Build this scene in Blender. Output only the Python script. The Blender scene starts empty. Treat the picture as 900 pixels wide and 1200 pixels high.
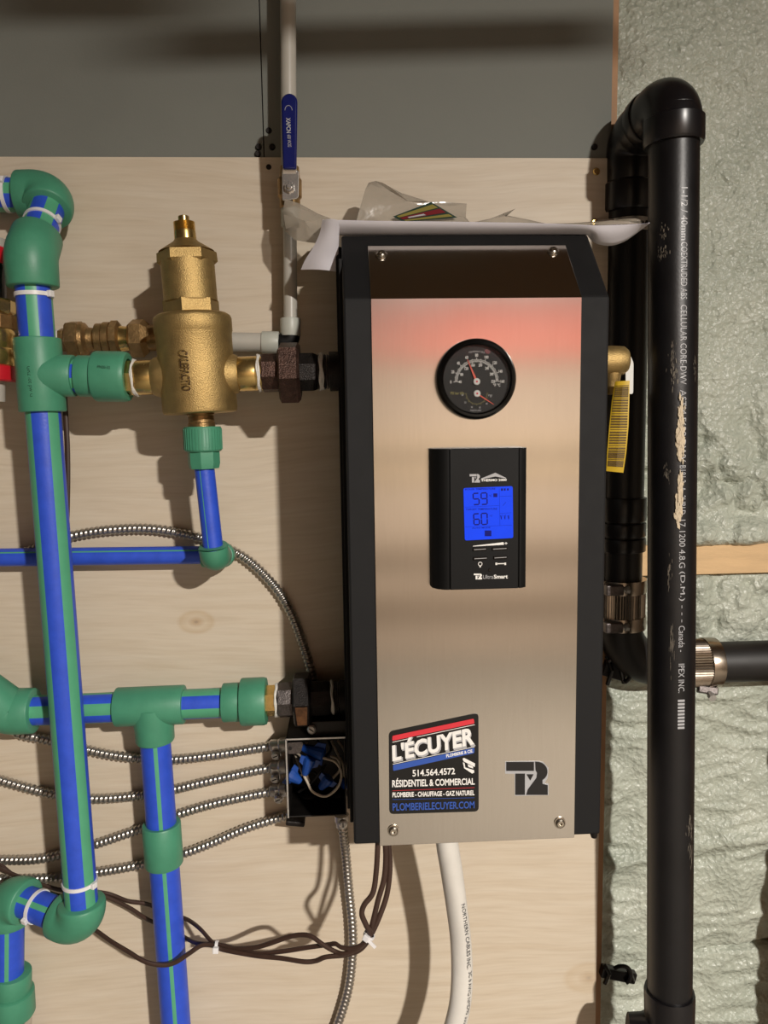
import bpy, bmesh, math, random
from math import sin, cos, pi, radians, sqrt, atan2
from mathutils import Vector, Matrix, noise

# ------------------------------------------------------------------ camera
SC = bpy.context.scene
COL = SC.collection
FPX = 900.0
YAW, PITCH, ROLL = radians(2.9), radians(6.5), 0.015
_f = Vector((sin(YAW)*cos(PITCH), cos(YAW)*cos(PITCH), -sin(PITCH)))
_r = Vector((cos(YAW), -sin(YAW), 0.0))
_u = _r.cross(_f)
CR = _r*cos(ROLL) - _u*sin(ROLL)
CU = _u*cos(ROLL) + _r*sin(ROLL)
CAM = Vector((0.0, -0.95, 1.5))
cam_data = bpy.data.cameras.new('camera')
cam = bpy.data.objects.new('camera', cam_data)
COL.objects.link(cam)
cam_data.sensor_fit = 'VERTICAL'
cam_data.sensor_height = 24.0
cam_data.lens = 24.0*FPX/1200.0
cam_data.clip_start = 0.01
m = Matrix.Identity(4)
for i in range(3):
    m[i][0], m[i][1], m[i][2], m[i][3] = CR[i], CU[i], -_f[i], CAM[i]
cam.matrix_world = m
SC.camera = cam

# ------------------------------------------------------------------ light and exposure
SC.view_settings.view_transform = 'Standard'
SC.view_settings.look = 'None'
SC.view_settings.gamma = 1.0
SC.view_settings.use_curve_mapping = False
SC.view_settings.exposure = 0.46
world = bpy.data.worlds.new('world')
SC.world = world
world.use_nodes = True
world.node_tree.nodes['Background'].inputs[0].default_value = (1.0, 0.88, 0.74, 1)
world.node_tree.nodes['Background'].inputs[1].default_value = 0.05


def downlight(name, loc, power, size, color):
    """recessed disc lamp under the joists, facing the floor"""
    d = bpy.data.lights.new(name, 'AREA')
    d.shape = 'DISK'
    d.size = size
    d.energy = power
    d.color = color
    o = bpy.data.objects.new(name, d)
    o.location = loc
    COL.objects.link(o)
    return o


downlight('ceiling_downlight', (1.10, -2.6, 2.40), 162.0, 0.10, (1.0, 0.94, 0.865))


# ------------------------------------------------------------------ helpers
def at(px, py, Y):
    d = _f*FPX + CR*(px-450.0) - CU*(py-600.0)
    return CAM + d*((Y-CAM.y)/d.y)


def mpp(px, py, Y):
    return (at(px, py, Y)-CAM).dot(_f)/FPX


def lin(c):
    c = c/255.0
    return c/12.92 if c <= 0.04045 else ((c+0.055)/1.055)**2.4


def rgb(r, g, b):
    return (lin(r), lin(g), lin(b), 1.0)


class NT:
    def __init__(self, name):
        self.m = bpy.data.materials.new(name)
        self.m.use_nodes = True
        self.t = self.m.node_tree
        self.b = self.t.nodes['Principled BSDF']

    def n(self, kind, **kw):
        nd = self.t.nodes.new(kind)
        for k, v in kw.items():
            if hasattr(nd, k):
                setattr(nd, k, v)
            else:
                nd.inputs[k.replace('_', ' ')].default_value = v
        return nd

    def l(self, a, b):
        self.t.links.new(a, b)

    def coords(self, scale=(1, 1, 1), space='Object'):
        tc = self.n('ShaderNodeTexCoord')
        mp = self.n('ShaderNodeMapping')
        mp.inputs['Scale'].default_value = scale
        self.l(tc.outputs[space], mp.inputs[0])
        return mp.outputs[0]

    def ramp(self, fac, stops):
        r = self.n('ShaderNodeValToRGB')
        el = r.color_ramp.elements
        while len(el) < len(stops):
            el.new(0.5)
        for e, (p, c) in zip(el, stops):
            e.position = p
            e.color = c
        self.l(fac, r.inputs[0])
        return r.outputs[0]


MATS = {}


def mat(name, col, rough=0.5, metal=0.0, vary=0.12, scale=40.0, bump=0.0, bscale=200.0, spec=0.5, stretch=(1, 1, 1), coat=0.0):
    """plain procedural material: colour with noise mottling, roughness wear and fine relief"""
    t = NT(name)
    co = t.coords(stretch)
    nz = t.n('ShaderNodeTexNoise', Scale=scale, Detail=5.0, Roughness=0.6)
    t.l(co, nz.inputs['Vector'])
    dark = tuple(c*(1-vary) for c in col[:3])+(1,)
    lite = tuple(min(1, c*(1+vary)) for c in col[:3])+(1,)
    t.l(t.ramp(nz.outputs['Fac'], [(0.3, dark), (0.7, lite)]), t.b.inputs['Base Color'])
    mr = t.n('ShaderNodeMapRange')
    mr.inputs['To Min'].default_value = max(0.02, rough*0.85)
    mr.inputs['To Max'].default_value = min(1.0, rough*1.15)
    t.l(nz.outputs['Fac'], mr.inputs['Value'])
    t.l(mr.outputs[0], t.b.inputs['Roughness'])
    t.b.inputs['Metallic'].default_value = metal
    t.b.inputs['Specular IOR Level'].default_value = spec
    if coat:
        t.b.inputs['Coat Weight'].default_value = coat
        t.b.inputs['Coat Roughness'].default_value = 0.1
    if bump:
        nb = t.n('ShaderNodeTexNoise', Scale=bscale, Detail=4.0)
        t.l(co, nb.inputs['Vector'])
        bp = t.n('ShaderNodeBump', Strength=bump, Distance=0.002)
        t.l(nb.outputs['Fac'], bp.inputs['Height'])
        t.l(bp.outputs[0], t.b.inputs['Normal'])
    MATS[name] = t.m
    return t.m


M = MATS
mat('ppr_blue', rgb(46, 82, 202), 0.42, vary=0.10, scale=60, bump=0.08, bscale=400)
mat('ppr_green', rgb(72, 142, 112), 0.45, vary=0.07, scale=50, bump=0.06, bscale=500)
mat('ppr_stripe', rgb(84, 162, 124), 0.42, vary=0.06)
mat('brass_cast', rgb(186, 158, 104), 0.5, 0.9, vary=0.12, scale=90, bump=0.35, bscale=900)
mat('brass_bright', rgb(214, 184, 118), 0.26, 0.95, vary=0.10, scale=120)
mat('brass_old', rgb(158, 128, 86), 0.42, 0.85, vary=0.25, scale=120, bump=0.2, bscale=500)
mat('iron_dark', rgb(34, 30, 28), 0.45, 0.6, vary=0.4, scale=150, bump=0.4, bscale=700)
mat('iron_brown', rgb(74, 54, 46), 0.42, 0.7, vary=0.4, scale=150, bump=0.5, bscale=600)
mat('iron_grey', rgb(92, 86, 84), 0.4, 0.8, vary=0.3, scale=150, bump=0.3, bscale=600)
mat('rust', rgb(92, 60, 34), 0.7, 0.2, vary=0.5, scale=150, bump=0.4)
mat('teflon', rgb(225, 222, 215), 0.5, vary=0.06, bump=0.5, bscale=600)
mat('casing_black', rgb(19, 19, 20), 0.62, 0.0, spec=0.3, vary=0.08, bump=0.25, bscale=2500)
mat('plastic_black', rgb(10, 10, 10), 0.55, spec=0.22, vary=0.1, bump=0.08, bscale=1500)
mat('plastic_gloss', rgb(8, 8, 8), 0.15, vary=0.1)
mat('dial_black', rgb(12, 12, 12), 0.5, vary=0.1, spec=0.25)
mat('white_print', rgb(235, 233, 228), 0.5, vary=0.03)
mat('grey_print', rgb(170, 170, 172), 0.35, vary=0.05)
mat('red_print', rgb(212, 50, 62), 0.4, vary=0.04)
mat('dim_red', rgb(110, 18, 26), 0.4, vary=0.04)
mat('blue_print', rgb(48, 84, 168), 0.4, vary=0.04)
mat('yellow_print', rgb(140, 132, 62), 0.5, vary=0.05)
mat('label_olive', rgb(128, 116, 46), 0.5, vary=0.08)
mat('label_green', rgb(20, 48, 34), 0.5, vary=0.06)
mat('orange_needle', rgb(228, 84, 58), 0.4, vary=0.04)
mat('sticker_black', rgb(14, 14, 15), 0.35, vary=0.06)
mat('logo_black', rgb(26, 25, 26), 0.4, vary=0.06)
mat('screw_steel', rgb(190, 182, 170), 0.25, 1.0, vary=0.1, scale=300)
mat('zinc', rgb(205, 202, 198), 0.32, 0.75, vary=0.15, scale=200)
mat('armour', rgb(176, 171, 164), 0.3, 0.9, vary=0.12, scale=150)
mat('stainless_band', rgb(168, 156, 142), 0.25, 1.0, vary=0.1, scale=150)
mat('tag_white', rgb(225, 225, 220), 0.5, vary=0.03)
mat('tie_white', rgb(228, 226, 226), 0.4, vary=0.02)
mat('paper', rgb(215, 212, 218), 0.7, vary=0.03, scale=15)
mat('pex', rgb(180, 176, 166), 0.35, vary=0.04)
mat('pex_sleeve', rgb(180, 182, 172), 0.4, vary=0.06)
mat('handle_blue', rgb(14, 24, 92), 0.25, vary=0.06, coat=0.4)
mat('abs_black', rgb(15, 14, 16), 0.40, vary=0.2, scale=30, bump=0.05, bscale=300)
mat('rubber_black', rgb(24, 22, 21), 0.5, vary=0.1)
mat('abs_mould', rgb(20, 18, 20), 0.30, vary=0.12)
mat('brown_wire', rgb(60, 42, 34), 0.45, vary=0.15)
mat('white_cable', rgb(214, 210, 202), 0.5, vary=0.05, scale=25, bump=0.2, bscale=60)
mat('wire_white', rgb(190, 178, 160), 0.4, vary=0.05)
mat('wire_black', rgb(15, 14, 14), 0.4, vary=0.05)
mat('nut_blue', rgb(22, 66, 142), 0.4, vary=0.1)
mat('box_black', rgb(28, 25, 23), 0.4, 0.4, vary=0.3, scale=80)
mat('red_paint', rgb(190, 26, 40), 0.35, vary=0.06)
mat('tag_yellow', rgb(205, 170, 40), 0.5, vary=0.06)
mat('tag_print', rgb(96, 74, 24), 0.6, vary=0.06)
mat('chrome', rgb(205, 202, 198), 0.22, 0.85, vary=0.05)
mat('stud_wood', rgb(164, 126, 92), 0.65, vary=0.15, scale=20, stretch=(6, 6, 0.6), bump=0.2)
mat('nailer_wood', rgb(205, 172, 128), 0.65, vary=0.10, scale=20, stretch=(0.6, 6, 6), bump=0.2)
mat('paint_splash', rgb(205, 188, 160), 0.7, vary=0.12, scale=300)
mat('ink', rgb(60, 62, 66), 0.6, vary=0.05)
mat('green_ink', rgb(22, 66, 48), 0.6, vary=0.05)
mat('scuff', rgb(120, 112, 100), 0.6, vary=0.2, scale=300)
mat('concrete', rgb(116, 110, 101), 0.8, vary=0.12, scale=3, bump=0.2, bscale=30)
mat('joist_wood', rgb(122, 98, 74), 0.7, vary=0.2, scale=6, stretch=(4, 1, 4), bump=0.2)
mat('side_wall', rgb(70, 60, 48), 0.8, vary=0.1, scale=2)
mat('room_wall', rgb(168, 152, 136), 0.7, vary=0.10, scale=2)
mat('pink_board', rgb(214, 118, 102), 0.6, vary=0.05, scale=4)
mat('dark_shelf', rgb(126, 111, 95), 0.6, vary=0.12, scale=6)
mat('cream_board', rgb(188, 168, 140), 0.6, vary=0.06, scale=4)


def mat_emit(name, col, strength):
    t = NT(name)
    co = t.coords((1, 1, 1))
    nz = t.n('ShaderNodeTexNoise', Scale=60.0)
    t.l(co, nz.inputs['Vector'])
    t.l(t.ramp(nz.outputs['Fac'], [(0.3, tuple(c*.94 for c in col[:3])+(1,)), (0.7, col)]), t.b.inputs['Emission Color'])
    t.b.inputs['Base Color'].default_value = (0.004, 0.004, 0.01, 1)
    t.b.inputs['Specular IOR Level'].default_value = 0.15
    t.b.inputs['Emission Strength'].default_value = strength
    t.b.inputs['Roughness'].default_value = 0.3
    MATS[name] = t.m


mat_emit('lcd_blue', rgb(16, 68, 235), 0.82)
mat_emit('lcd_dark', rgb(8, 18, 120), 0.6)


def make_steel():
    t = NT('brushed_steel')
    co = t.coords((60, 60, 2.0))
    nz = t.n('ShaderNodeTexNoise', Scale=14.0, Detail=6.0, Roughness=0.7)
    t.l(co, nz.inputs['Vector'])
    co2 = t.coords((2, 2, 2))
    n2 = t.n('ShaderNodeTexNoise', Scale=6.0, Detail=3.0)
    t.l(co2, n2.inputs['Vector'])
    t.l(t.ramp(nz.outputs['Fac'], [(0.25, rgb(206, 200, 192)), (0.75, rgb(214, 209, 202))]), t.b.inputs['Base Color'])
    t.b.inputs['Metallic'].default_value = 1.0
    mr = t.n('ShaderNodeMapRange')
    mr.inputs['To Min'].default_value = 0.15
    mr.inputs['To Max'].default_value = 0.20
    t.l(n2.outputs['Fac'], mr.inputs['Value'])
    t.l(mr.outputs[0], t.b.inputs['Roughness'])
    t.b.inputs['Anisotropic'].default_value = 0.85
    t.b.inputs['Anisotropic Rotation'].default_value = 0.0
    tg = t.n('ShaderNodeTangent')
    tg.direction_type = 'UV_MAP'
    tg.uv_map = 'uv'
    t.l(tg.outputs[0], t.b.inputs['Tangent'])
    bp = t.n('ShaderNodeBump', Strength=0.03, Distance=0.001)
    t.l(nz.outputs['Fac'], bp.inputs['Height'])
    t.l(bp.outputs[0], t.b.inputs['Normal'])
    MATS['brushed_steel'] = t.m


make_steel()


def make_plywood():
    t = NT('plywood')
    co = t.coords((1, 1, 1))
    # rotary-cut grain: long streaks along X, bent by a low frequency warp
    wn = t.n('ShaderNodeTexNoise', Scale=2.2, Detail=2.0)
    t.l(co, wn.inputs['Vector'])
    mx = t.n('ShaderNodeMixRGB')
    mx.inputs[0].default_value = 0.07
    t.l(co, mx.inputs[1])
    t.l(wn.outputs['Color'], mx.inputs[2])
    mp = t.n('ShaderNodeMapping')
    mp.inputs['Scale'].default_value = (3.0, 1.0, 42.0)
    t.l(mx.outputs[0], mp.inputs[0])
    g = t.n('ShaderNodeTexNoise', Scale=2.6, Detail=7.0, Roughness=0.62)
    t.l(mp.outputs[0], g.inputs['Vector'])
    mp2 = t.n('ShaderNodeMapping')
    mp2.inputs['Scale'].default_value = (9.0, 1.0, 170.0)
    t.l(mx.outputs[0], mp2.inputs[0])
    g2 = t.n('ShaderNodeTexNoise', Scale=2.0, Detail=4.0)
    t.l(mp2.outputs[0], g2.inputs['Vector'])
    c1 = t.ramp(g.outputs['Fac'], [(0.25, rgb(197, 181, 158)), (0.5, rgb(205, 191, 170)), (0.75, rgb(211, 199, 180))])
    c2 = t.ramp(g2.outputs['Fac'], [(0.30, (0.86, 0.84, 0.82, 1)), (0.55, (1, 1, 1, 1))])
    mm = t.n('ShaderNodeMixRGB', blend_type='MULTIPLY')
    mm.inputs[0].default_value = 0.45
    t.l(c1, mm.inputs[1])
    t.l(c2, mm.inputs[2])
    # a knot near the lower left
    prev = mm.outputs[0]
    for (kx, ky, kr, dark) in ((230, 729, 0.020, 0.55), (690, 1146, 0.03, 0.4)):
        c = at(kx, ky, 0)
        sub = t.n('ShaderNodeVectorMath', operation='SUBTRACT')
        tc = t.n('ShaderNodeTexCoord')
        geo = t.n('ShaderNodeNewGeometry')
        t.l(geo.outputs['Position'], sub.inputs[0])
        sub.inputs[1].default_value = c
        sc = t.n('ShaderNodeVectorMath', operation='MULTIPLY')
        t.l(sub.outputs[0], sc.inputs[0])
        sc.inputs[1].default_value = (0.8, 0.0, 1.2)
        ad = t.n('ShaderNodeVectorMath', operation='LENGTH')
        t.l(sc.outputs[0], ad.inputs[0])
        dv = t.n('ShaderNodeMath', operation='DIVIDE')
        t.l(ad.outputs['Value'], dv.inputs[0])
        dv.inputs[1].default_value = kr
        kc = t.ramp(dv.outputs[0], [(0.0, rgb(130, 88, 54)), (0.15, rgb(214, 186, 150)), (0.45, rgb(252, 246, 236)), (0.8, rgb(236, 222, 200)), (1.0, (1, 1, 1, 1))])
        k = t.n('ShaderNodeMixRGB', blend_type='MULTIPLY')
        k.inputs[0].default_value = dark
        t.l(prev, k.inputs[1])
        t.l(kc, k.inputs[2])
        prev = k.outputs[0]
    t.l(prev, t.b.inputs['Base Color'])
    t.b.inputs['Roughness'].default_value = 0.55
    bp = t.n('ShaderNodeBump', Strength=0.12, Distance=0.001)
    t.l(g2.outputs['Fac'], bp.inputs['Height'])
    t.l(bp.outputs[0], t.b.inputs['Normal'])
    MATS['plywood'] = t.m


make_plywood()
mat('grey_board', rgb(116, 118, 111), 0.75, vary=0.05, scale=8, bump=0.08, bscale=500)


def make_foam():
    t = NT('spray_foam')
    co = t.coords((1, 1, 1))
    n1 = t.n('ShaderNodeTexNoise', Scale=9.0, Detail=4.0)
    t.l(co, n1.inputs['Vector'])
    t.l(t.ramp(n1.outputs['Fac'], [(0.3, rgb(160, 166, 152)), (0.7, rgb(180, 184, 170))]), t.b.inputs['Base Color'])
    t.b.inputs['Roughness'].default_value = 0.36
    n2 = t.n('ShaderNodeTexNoise', Scale=130.0, Detail=3.0, Distortion=1.2)
    t.l(co, n2.inputs['Vector'])
    n3 = t.n('ShaderNodeTexVoronoi', Scale=150.0)
    t.l(co, n3.inputs['Vector'])
    ad = t.n('ShaderNodeMath', operation='ADD')
    t.l(n2.outputs['Fac'], ad.inputs[0])
    t.l(n3.outputs['Distance'], ad.inputs[1])
    bp = t.n('ShaderNodeBump', Strength=0.55, Distance=0.004)
    t.l(ad.outputs[0], bp.inputs['Height'])
    t.l(bp.outputs[0], t.b.inputs['Normal'])
    MATS['spray_foam'] = t.m


make_foam()


def make_bag():
    t = NT('clear_bag')
    t.b.inputs['Base Color'].default_value = rgb(176, 166, 150)
    co = t.coords((1, 1, 1))
    nz = t.n('ShaderNodeTexNoise', Scale=40.0, Detail=3.0)
    t.l(co, nz.inputs['Vector'])
    t.b.inputs['Roughness'].default_value = 0.18
    bp = t.n('ShaderNodeBump', Strength=0.3, Distance=0.004)
    t.l(nz.outputs['Fac'], bp.inputs['Height'])
    t.l(bp.outputs[0], t.b.inputs['Normal'])
    tr = t.n('ShaderNodeBsdfTransparent')
    mix = t.n('ShaderNodeMixShader')
    mix.inputs[0].default_value = 0.58
    out = t.t.nodes['Material Output']
    t.l(tr.outputs[0], mix.inputs[1])
    t.l(t.b.outputs[0], mix.inputs[2])
    t.l(mix.outputs[0], out.inputs[0])
    MATS['clear_bag'] = t.m
    t = NT('gauge_glass')
    t.b.inputs['Roughness'].default_value = 0.06
    t.b.inputs['Base Color'].default_value = (0.02, 0.02, 0.02, 1)
    co = t.coords((1, 1, 1))
    nz = t.n('ShaderNodeTexNoise', Scale=60.0)
    t.l(co, nz.inputs['Vector'])
    mr = t.n('ShaderNodeMapRange')
    mr.inputs['To Min'].default_value = 0.10
    mr.inputs['To Max'].default_value = 0.16
    t.l(nz.outputs['Fac'], mr.inputs['Value'])
    tr = t.n('ShaderNodeBsdfTransparent')
    mix = t.n('ShaderNodeMixShader')
    t.l(mr.outputs[0], mix.inputs[0])
    out = t.t.nodes['Material Output']
    t.l(tr.outputs[0], mix.inputs[1])
    t.l(t.b.outputs[0], mix.inputs[2])
    t.l(mix.outputs[0], out.inputs[0])
    MATS['gauge_glass'] = t.m


make_bag()

WLOC = {}


def frame(axis, ref=None):
    a = axis.normalized()
    ref = Vector((0, -1, 0)) if ref is None else Vector(ref)
    e = ref - a*ref.dot(a)
    if e.length < 0.15:
        ref = Vector((0, 0, 1))
        e = ref - a*ref.dot(a)
    e.normalize()
    return a, e, a.cross(e)


class MB:
    def __init__(self):
        self.v, self.f, self.mi = [], [], []

    def add(self, vs, fs, mi=0):
        o = len(self.v)
        self.v += [Vector(p) for p in vs]
        self.f += [tuple(i+o for i in q) for q in fs]
        self.mi += (mi if isinstance(mi, list) else [mi]*len(fs))
        return self

    def box(self, lo, hi, mi=0):
        x0, y0, z0 = lo
        x1, y1, z1 = hi
        vs = [(x0, y0, z0), (x1, y0, z0), (x1, y1, z0), (x0, y1, z0), (x0, y0, z1), (x1, y0, z1), (x1, y1, z1), (x0, y1, z1)]
        return self.add(vs, [(0, 3, 2, 1), (4, 5, 6, 7), (0, 1, 5, 4), (1, 2, 6, 5), (2, 3, 7, 6), (3, 0, 4, 7)], mi)

    def bar(self, p0, p1, w, t, ref=None, mi=0):
        """rectangular bar from p0 to p1: t along ref (towards the room), w across"""
        p0, p1 = Vector(p0), Vector(p1)
        a, e, b = frame(p1-p0, ref)
        vs = []
        for p in (p0, p1):
            for sx, sy in ((-1, -1), (1, -1), (1, 1), (-1, 1)):
                vs.append(p + b*(sx*w/2) + e*(sy*t/2))
        return self.add(vs, [(0, 3, 2, 1), (4, 5, 6, 7), (0, 1, 5, 4), (1, 2, 6, 5), (2, 3, 7, 6), (3, 0, 4, 7)], mi)

    def lathe(self, p0, p1, prof, seg=40, ref=None, rot=0.0, stripes=None, mi=0, cap=True):
        """prof = [(t, radius)] with t a fraction of p0 to p1"""
        p0, p1 = Vector(p0), Vector(p1)
        a, e, b = frame(p1-p0, ref)
        vs, fs, ms = [], [], []
        for t, r in prof:
            c = p0.lerp(p1, t) if 0 <= t <= 1 else p0+(p1-p0)*t
            for k in range(seg):
                an = rot + 2*pi*k/seg
                vs.append(c + (e*cos(an) + b*sin(an))*r)
        for i in range(len(prof)-1):
            for k in range(seg):
                k2 = (k+1) % seg
                fs.append((i*seg+k, i*seg+k2, (i+1)*seg+k2, (i+1)*seg+k))
                mm = mi
                if stripes:
                    an = math.degrees(rot + 2*pi*(k+.5)/seg) % 360
                    for c0, w in stripes:
                        d = (an-c0+180) % 360-180
                        if abs(d) <= w/2:
                            mm = 1
                ms.append(mm)
        if cap:
            fs.append(tuple(reversed(range(seg))))
            fs.append(tuple((len(prof)-1)*seg+k for k in range(seg)))
            ms += [mi, mi]
        return self.add(vs, fs, ms)

    def cyl(self, p0, p1, r, seg=40, bev=0.0, **kw):
        L = (Vector(p1)-Vector(p0)).length
        if bev:
            b = bev/L
            pr = [(0, r-bev), (b*.3, r-bev*.3), (b, r), (1-b, r), (1-b*.3, r-bev*.3), (1, r-bev)]
        else:
            pr = [(0, r), (1, r)]
        return self.lathe(p0, p1, pr, seg, **kw)

    def tube(self, pts, r, seg=16, ref=None, mod=None, stripes=None, cap=True, mi=0, squash=1.0):
        pts = [Vector(p) for p in pts]
        n = len(pts)
        tang = []
        for i in range(n):
            d = pts[min(i+1, n-1)]-pts[max(i-1, 0)]
            tang.append(d.normalized())
        a, e, b = frame(tang[0], ref)
        vs, fs, ms = [], [], []
        s = 0.0
        for i in range(n):
            if i:
                s += (pts[i]-pts[i-1]).length
                q = tang[i-1].rotation_difference(tang[i])
                e = q @ e
                e = (e - tang[i]*e.dot(tang[i])).normalized()
            b = tang[i].cross(e)
            rr = r[i] if isinstance(r, (list, tuple)) else r
            for k in range(seg):
                an = 2*pi*k/seg
                q = rr*mod(s, an) if mod else rr
                vs.append(pts[i] + e*(cos(an)*q) + b*(sin(an)*q*squash))
        for i in range(n-1):
            for k in range(seg):
                k2 = (k+1) % seg
                fs.append((i*seg+k, i*seg+k2, (i+1)*seg+k2, (i+1)*seg+k))
                mm = mi
                if stripes:
                    an = 360*(k+.5)/seg
                    for c0, w in stripes:
                        if abs((an-c0+180) % 360-180) <= w/2:
                            mm = 1
                ms.append(mm)
        if cap:
            fs.append(tuple(reversed(range(seg))))
            fs.append(tuple((n-1)*seg+k for k in range(seg)))
            ms += [mi, mi]
        return self.add(vs, fs, ms)

    def poly(self, pts, depth_vec, mi=0):
        """polygon extruded by a vector"""
        pts = [Vector(p) for p in pts]
        dv = Vector(depth_vec)
        n = len(pts)
        vs = pts+[p+dv for p in pts]
        fs = [tuple(range(n)), tuple(reversed(range(n, 2*n)))]
        fs += [(i, i+n, (i+1) % n+n, (i+1) % n) for i in range(n)]
        return self.add(vs, fs, mi)

    def grid(self, rows, thick=None, mi=0):
        """rows of points; thick = vector, makes a solid sheet"""
        nr, nc = len(rows), len(rows[0])
        vs = [Vector(p) for r in rows for p in r]
        fs = [(i*nc+j, i*nc+j+1, (i+1)*nc+j+1, (i+1)*nc+j) for i in range(nr-1) for j in range(nc-1)]
        if thick is not None:
            tv = Vector(thick)
            o = len(vs)
            vs += [p+tv for p in vs]
            fs += [tuple(k+o for k in reversed(q)) for q in fs]
            ed = [(i*nc, (i+1)*nc) for i in range(nr-1)]+[((i+1)*nc+nc-1, i*nc+nc-1) for i in range(nr-1)]
            ed += [(j+1, j) for j in range(nc-1)]+[((nr-1)*nc+j, (nr-1)*nc+j+1) for j in range(nc-1)]
            fs += [(a, b, b+o, a+o) for a, b in ed]
        return self.add(vs, fs, mi)

    def build(self, name, mats, parent=None, smooth=35, uvx=False, bevel=0.0):
        me = bpy.data.meshes.new(name)
        c = sum(self.v, Vector())/len(self.v)
        me.from_pydata([p-c for p in self.v], [], self.f)
        if not isinstance(mats, (list, tuple)):
            mats = [mats]
        for x in mats:
            me.materials.append(M[x])
        if len(mats) > 1:
            me.polygons.foreach_set('material_index', self.mi)
        bm = bmesh.new()
        bm.from_mesh(me)
        bmesh.ops.recalc_face_normals(bm, faces=bm.faces)
        bm.to_mesh(me)
        bm.free()
        if smooth:
            me.shade_smooth()
            me.set_sharp_from_angle(angle=radians(smooth))
        if uvx:
            uv = me.uv_layers.new(name='uv')
            for lp in me.loops:
                co = me.vertices[lp.vertex_index].co
                uv.data[lp.index].uv = (co.x, co.z-co.y*.7)
        me.update()
        o = bpy.data.objects.new(name, me)
        COL.objects.link(o)
        place(o, c, parent)
        if bevel:
            b = o.modifiers.new('bevel', 'BEVEL')
            b.width = bevel
            b.segments = 2
            b.limit_method = 'ANGLE'
            b.angle_limit = radians(40)
        return o


def place(o, w, parent=None):
    w = Vector(w)
    WLOC[o.name] = w
    if parent is not None:
        o.parent = parent
        o.location = w-WLOC[parent.name]
    else:
        o.location = w


def again(o, w, parent, rot=None):
    """another piece sharing the mesh of o"""
    c = o.copy()
    COL.objects.link(c)
    place(c, w, parent)
    if rot is not None:
        c.rotation_euler = rot
    return c


def thing(name, label, cat, loc, group=None):
    o = bpy.data.objects.new(name, None)
    o.empty_display_size = 0.02
    COL.objects.link(o)
    place(o, loc)
    return tag(o, label, cat, group)


def tag(o, label, cat, group=None):
    o['label'] = label
    o['category'] = cat
    if group:
        o['group'] = group
    return o


def struct(o, label=None):
    o['kind'] = 'structure'
    if label:
        o['label'] = label
    return o


def spline(pts, n=12):
    """Catmull-Rom through 3-D points"""
    P = [Vector(p) for p in pts]
    P = [P[0]*2-P[1]]+P+[P[-1]*2-P[-2]]
    out = []
    for i in range(1, len(P)-2):
        a, b, c, d = P[i-1], P[i], P[i+1], P[i+2]
        for k in range(n):
            t = k/n
            out.append(0.5*((2*b)+(c-a)*t+(2*a-5*b+4*c-d)*t*t+(3*b-a-3*c+d)*t*t*t))
    out.append(P[-2])
    return out


def resample(pts, step):
    L = [0.0]
    for i in range(1, len(pts)):
        L.append(L[-1]+(pts[i]-pts[i-1]).length)
    n = max(2, int(L[-1]/step))
    out, j = [], 0
    for k in range(n+1):
        s = L[-1]*k/n
        while j < len(L)-2 and L[j+1] < s:
            j += 1
        d = L[j+1]-L[j]
        out.append(pts[j].lerp(pts[j+1], 0 if d == 0 else (s-L[j])/d))
    return out


def corner(a, c, b, rb, n=10):
    """points from a round the corner c to b with bend radius rb"""
    a, c, b = Vector(a), Vector(c), Vector(b)
    d1, d2 = (a-c).normalized(), (b-c).normalized()
    ang = d1.angle(d2)
    tl = rb/math.tan(ang/2)
    p1, p2 = c+d1*tl, c+d2*tl
    out = [a]
    ctr = c+(d1+d2).normalized()*(rb/sin(ang/2))
    v1, v2 = p1-ctr, p2-ctr
    for k in range(n+1):
        t = k/n
        w = v1.angle(v2)
        out.append(ctr+(v1*sin((1-t)*w)+v2*sin(t*w))/sin(w))
    out.append(b)
    return out


def text_mesh(s, bold=0.0):
    cu = bpy.data.curves.new('lettering', 'FONT')
    cu.body = s
    cu.size = 1.0
    cu.offset = bold
    cu.resolution_u = 3
    ob = bpy.data.objects.new('lettering', cu)
    COL.objects.link(ob)
    dg = bpy.context.evaluated_depsgraph_get()
    me = bpy.data.meshes.new_from_object(ob.evaluated_get(dg))
    vs = [v.co.copy() for v in me.vertices]
    fs = [tuple(p.vertices) for p in me.polygons]
    bpy.data.objects.remove(ob)
    bpy.data.curves.remove(cu)
    bpy.data.meshes.remove(me)
    x0, x1 = min(v.x for v in vs), max(v.x for v in vs)
    y0, y1 = min(v.y for v in vs), max(v.y for v in vs)
    return [((v.x-x0)/(x1-x0), (v.y-y0)/(y1-y0)) for v in vs], fs


def lettering(s, mp, mats, parent, bold=0.0, name='lettering'):
    """mp(u, v) gives the point for u along the line, v up the line"""
    uv, fs = text_mesh(s, bold)
    b = MB()
    b.add([mp(u, v) for u, v in uv], fs)
    o = b.build(name, mats, parent, smooth=0)
    return o


def quadmap(p00, p10, p01, p11, Y):
    """pixel corners: start-bottom, end-bottom, start-top, end-top, on plane Y"""
    A, B, C, D = at(*p00, Y), at(*p10, Y), at(*p01, Y), at(*p11, Y)

    def f(u, v):
        return A.lerp(B, u).lerp(C.lerp(D, u), v)
    return f


def boxmap(x0, y0, x1, y1, Y):
    return quadmap((x0, y1), (x1, y1), (x0, y0), (x1, y0), Y)

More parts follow.
